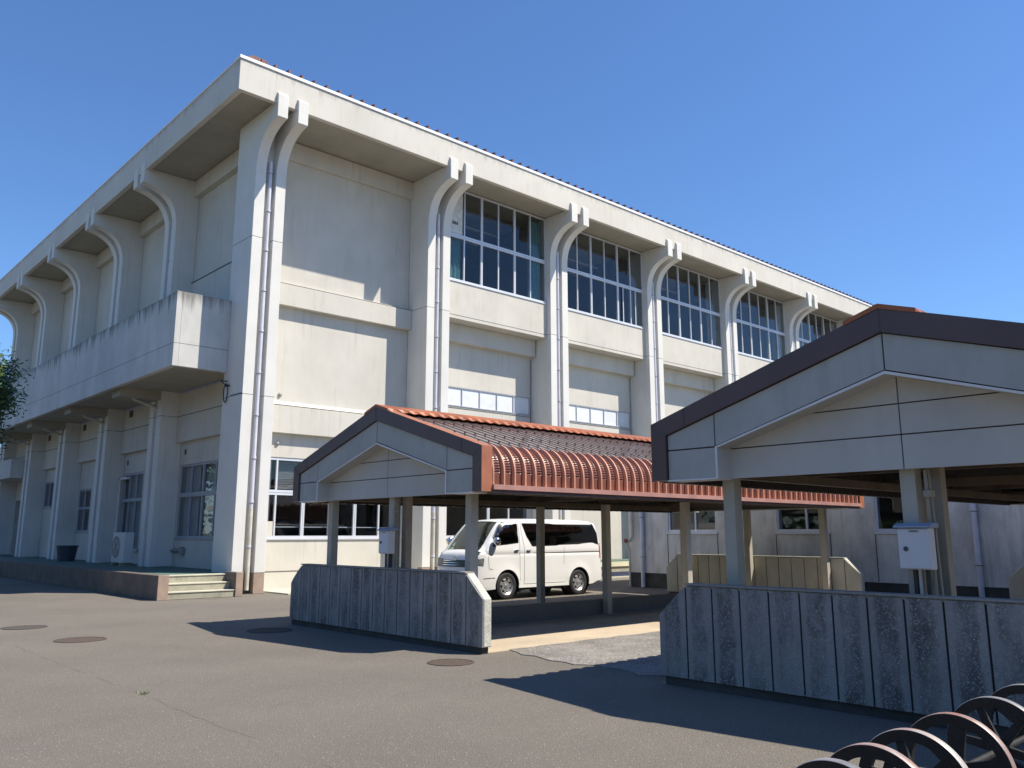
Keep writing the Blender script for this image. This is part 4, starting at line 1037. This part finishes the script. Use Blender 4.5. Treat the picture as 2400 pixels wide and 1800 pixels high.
    for cx, cz, R in arches:
        for sd in (-1, 1):
            Wp = MB(); r = .335
            Wp.lathe([(.215, -.085), (.25, -.10), (.30, -.098), (.328, -.082), (r, -.06), (r, .06), (.328, .082), (.30, .098), (.25, .10), (.215, .085)], (0, 0, 0), 'y', 48)
            for g_ in (-.03, 0, .03): Wp.lathe([(r + .001, g_ - .005), (r + .001, g_ + .005)], (0, 0, 0), 'y', 48)
            t_ = Wp.build('wheel', M_TYRE, smooth='auto'); t_.parent = V; t_.location = (cx, sd * (HWd - .115), cz)
            if sd > 0: t_.rotation_euler = (0, 0, PI)
            Rm = MB(); n_ = 56; rr = [(.03, -.07), (.055, -.072), (.075, -.062), (.105, -.060), (.125, -.070), (.165, -.066), (.185, -.050), (.20, -.062), (.212, -.085), (.222, -.090)]
            vs = []; fs = []
            for k in range(n_):
                a = 2*PI*k/n_
                for q_, h_ in rr: vs.append((q_*math.cos(a), h_, q_*math.sin(a)))
            for k in range(n_):
                for i in range(len(rr)-1):
                    hole = i in (4, 5) and (k % 8) in (3, 4, 5)
                    if not hole: fs.append((k*len(rr)+i, k*len(rr)+i+1, ((k+1) % n_)*len(rr)+i+1, ((k+1) % n_)*len(rr)+i))
            Rm.add(vs, fs); Rm.lathe([(0, -.085), (.025, -.083), (.032, -.068)], (0, 0, 0), 'y', 16)
            for k in range(5):
                a = 2*PI*k/5; Rm.lathe([(0, -.078), (.009, -.077), (.009, -.06)], (.052*math.cos(a), 0, .052*math.sin(a)), 'y', 6)
            o = Rm.build('rim', M_RIM, smooth='auto'); o.parent = t_
            D = MB(); D.lathe([(0, -.03), (.214, -.03)], (0, 0, 0), 'y', 24); o = D.build('brake', M_BLK); o.parent = t_
    b = MB(); b.tube([(.45, -.5, .20), (.5, -.5, .20)], .02, 6); R4(b, 'tow_hook', M_BLK)
    for sd in (-1, 1):
        b = MB(); b.box(1.45, 1.52, sd*.70, sd*.80, .16, .28); b.box(3.10, 3.2, sd*.70, sd*.80, .20, .30); R4(b, 'mud_flap', M_BLK)
    return V
build_van()

# ------------------------------------------------------------------ spoked iron wheels in the foreground
def iron_wheel(x, y, label, ang, first=None):
    if first:
        T = dup(first); T.location = (x, y, .30); T.rotation_euler = (ang, 0, math.radians(random.uniform(-2, 2))); T['label'] = label; return T
    T = thing('spoked_wheel', (x, y, .30), label, 'iron wheel', 'row of spoked iron wheels'); T.rotation_euler = (ang, 0, 0)
    b = MB(); r = .30
    b.lathe([(r - .056, -.022), (r - .012, -.026), (r - .001, -.027), (r - .001, .027), (r - .012, .026), (r - .056, .022)], (0, 0, 0), 'x', 80, closed=True)
    rim = b.build('rim', M_IRON, smooth='auto'); rim.parent = T
    b = MB(); b.lathe([(r, -.026), (r + .003, -.022), (r + .003, .022), (r, .026)], (0, 0, 0), 'x', 80); o = b.build('tread', M_TREAD, smooth='auto'); o.parent = rim
    for k in range(6):
        a = k * PI/3; c, s = math.cos(a), math.sin(a); b = MB()
        def pt(rad, w, h): return (h, rad*c - w*s, rad*s + w*c)
        w0, w1 = .030, .021
        vs = [pt(.05, -w0, -.016), pt(.05, w0, -.016), pt(.05, w0, .016), pt(.05, -w0, .016), pt(r-.055, -w1, -.011), pt(r-.055, w1, -.011), pt(r-.055, w1, .011), pt(r-.055, -w1, .011)]
        b.add(vs, [(0,1,5,4),(1,2,6,5),(2,3,7,6),(3,0,4,7),(0,3,2,1),(4,5,6,7)]); o = b.build('spoke', M_IRON, bevel=.003); o.parent = T
    b = MB(); b.lathe([(.022, -.045), (.05, -.045), (.062, -.03), (.062, .03), (.05, .045), (.022, .045)], (0, 0, 0), 'x', 24, closed=True); o = b.build('hub', M_IRON, smooth='auto'); o.parent = T
    return T
wx = [3.81, 4.22, 4.68, 5.26, 5.96, 6.61]
wl = ['spoked black iron wheel lowest in the corner, only its grey top arc showing', 'second spoked iron wheel from the left, its tread orange rust turning bare grey',
      'third spoked iron wheel from the left, its tread pinkish rust', 'fourth spoked iron wheel from the left, the tallest full arc with pink and grey tread',
      'fifth spoked iron wheel from the left, black rim and spokes open against the fluted wall', 'last spoked iron wheel, mostly in shadow at the right edge of the photo']
first = None; grey = []
for i, x in enumerate(wx):
    w = iron_wheel(x, 2.00 + .012 * i, wl[i], .35 + .47 * i, first)
    if first is None: first = w
    if i in (0, 4, 5): grey.append(w)
for w in grey:
    for ch in w.children_recursive:
        if ch.name.startswith('tread'): ch.data = ch.data.copy(); ch.data.materials[0] = M_TREADG
b = MB(); b.tube([(3.6, 2.03, .30), (6.9, 2.03, .30)], .021, 12); tag(b.build('axle_bar', M_IRON, smooth='auto'), 'black steel bar threaded through the hubs of the iron wheels', 'bar')

# ------------------------------------------------------------------ tree at the left edge
TR = thing('tree', (3.82, 28.0, 0), 'dark green broadleaf tree reaching in from the left edge before the balcony', 'tree')
def leaf_mat(name, c1, c2):
    m = bpy.data.materials.new(name); m.use_nodes = True; N = m.node_tree.nodes; L = m.node_tree.links; b = N['Principled BSDF']; b.inputs['Roughness'].default_value = .45
    oi = N.new('ShaderNodeNewGeometry'); r = N.new('ShaderNodeMix'); r.data_type = 'RGBA'; L.new(oi.outputs['Random Per Island'], r.inputs[0]); r.inputs[6].default_value = (*c1, 1); r.inputs[7].default_value = (*c2, 1)
    L.new(r.outputs[2], b.inputs['Base Color']); return m
M_LEAF = leaf_mat('leaf', (.018, .045, .014), (.075, .13, .035))
b = MB(); b.tube([(0, 0, 0), (.05, .03, 1.5), (.0, 0, 3.2), (.1, 0, 5.0), (.05, .1, 7.0)], [.16, .14, .12, .09, .03], 10)
rnd = random.Random(3); tips = []
for k in range(34):
    z = 2.9 + rnd.random() * 3.3; a = rnd.random() * 2*PI; ln = (1.7 - abs(z - 4.9) * .36) * rnd.uniform(.7, 1.08)
    e = Vector((math.cos(a)*ln, math.sin(a)*ln, z + .35 + rnd.random()*.4)); m_ = Vector((math.cos(a)*ln*.5, math.sin(a)*ln*.5, z + .1)); b.tube([(0.03, 0, z), m_, e], [.035, .022, .008], 6); tips += [m_ * .5 + e * .5, e, (m_ + e*2)/3]
o = b.build('trunk', M_BARK, smooth=True); o.parent = TR
b = MB()
for t in tips:
    for k in range(230):
        d = Vector((rnd.gauss(0, .30), rnd.gauss(0, .30), rnd.gauss(0, .19))); p = t + d; s = rnd.uniform(.05, .10)
        u = Vector((rnd.gauss(0,1), rnd.gauss(0,1), rnd.gauss(0,.5))).normalized(); v = u.orthogonal().normalized(); v = (v + Vector((0,0,rnd.uniform(-.5,.5)))).normalized()
        b.add([p - u*s, p + v*s*.45, p + u*s, p - v*s*.45], [(0,1,2,3)])
o = b.build('crown', M_LEAF, fix=False); o.parent = TR

# unseen tree band, added for the window reflections and to block low sky light
b = MB(); rnd = random.Random(11)
path = [(-1, 88), (-14, 28), (-36, 0), (-26, -34), (32, -42)]
for k in range(330):
    t = k / 330 * 4; i_ = min(3, int(t)); u_ = t - i_; (ax, ay), (cx_, cy_) = path[i_], path[i_ + 1]
    cx, cy = ax + (cx_ - ax) * u_ + rnd.gauss(0, 1.2), ay + (cy_ - ay) * u_ + rnd.gauss(0, 1.2); cz = rnd.uniform(1.0, 9.5)
    for j in range(75):
        p = Vector((cx + rnd.gauss(0, 1.1), cy + rnd.gauss(0, 1.3), max(.1, cz + rnd.gauss(0, .9)))); z_ = rnd.uniform(.22, .48)
        u = Vector((rnd.gauss(0,1), rnd.gauss(0,1), rnd.gauss(0,.6))).normalized(); v = u.orthogonal().normalized()
        b.add([p - u*z_, p + v*z_*.6, p + u*z_, p - v*z_*.6], [(0,1,2,3)])
o = b.build('added_woodland', M_LEAF, fix=False); tag(o, None, None, None, 'stuff')

# a small weed in the crack
b = MB(); rnd = random.Random(2)
for k in range(34):
    a = rnd.random()*2*PI; l = rnd.uniform(.02, .05); w_ = .003; x_, y_ = rnd.gauss(0, .03), rnd.gauss(0, .03)
    b.add([(x_-w_, y_, 0), (x_+w_, y_, 0), (x_+math.cos(a)*l*.7, y_+math.sin(a)*l*.7, l)], [(0,1,2)])
o = b.build('weed', M_LEAF, fix=False); o.location = (3.33, 9.19, 0); tag(o, 'tiny green weed growing from the long crack in the open asphalt', 'weed')
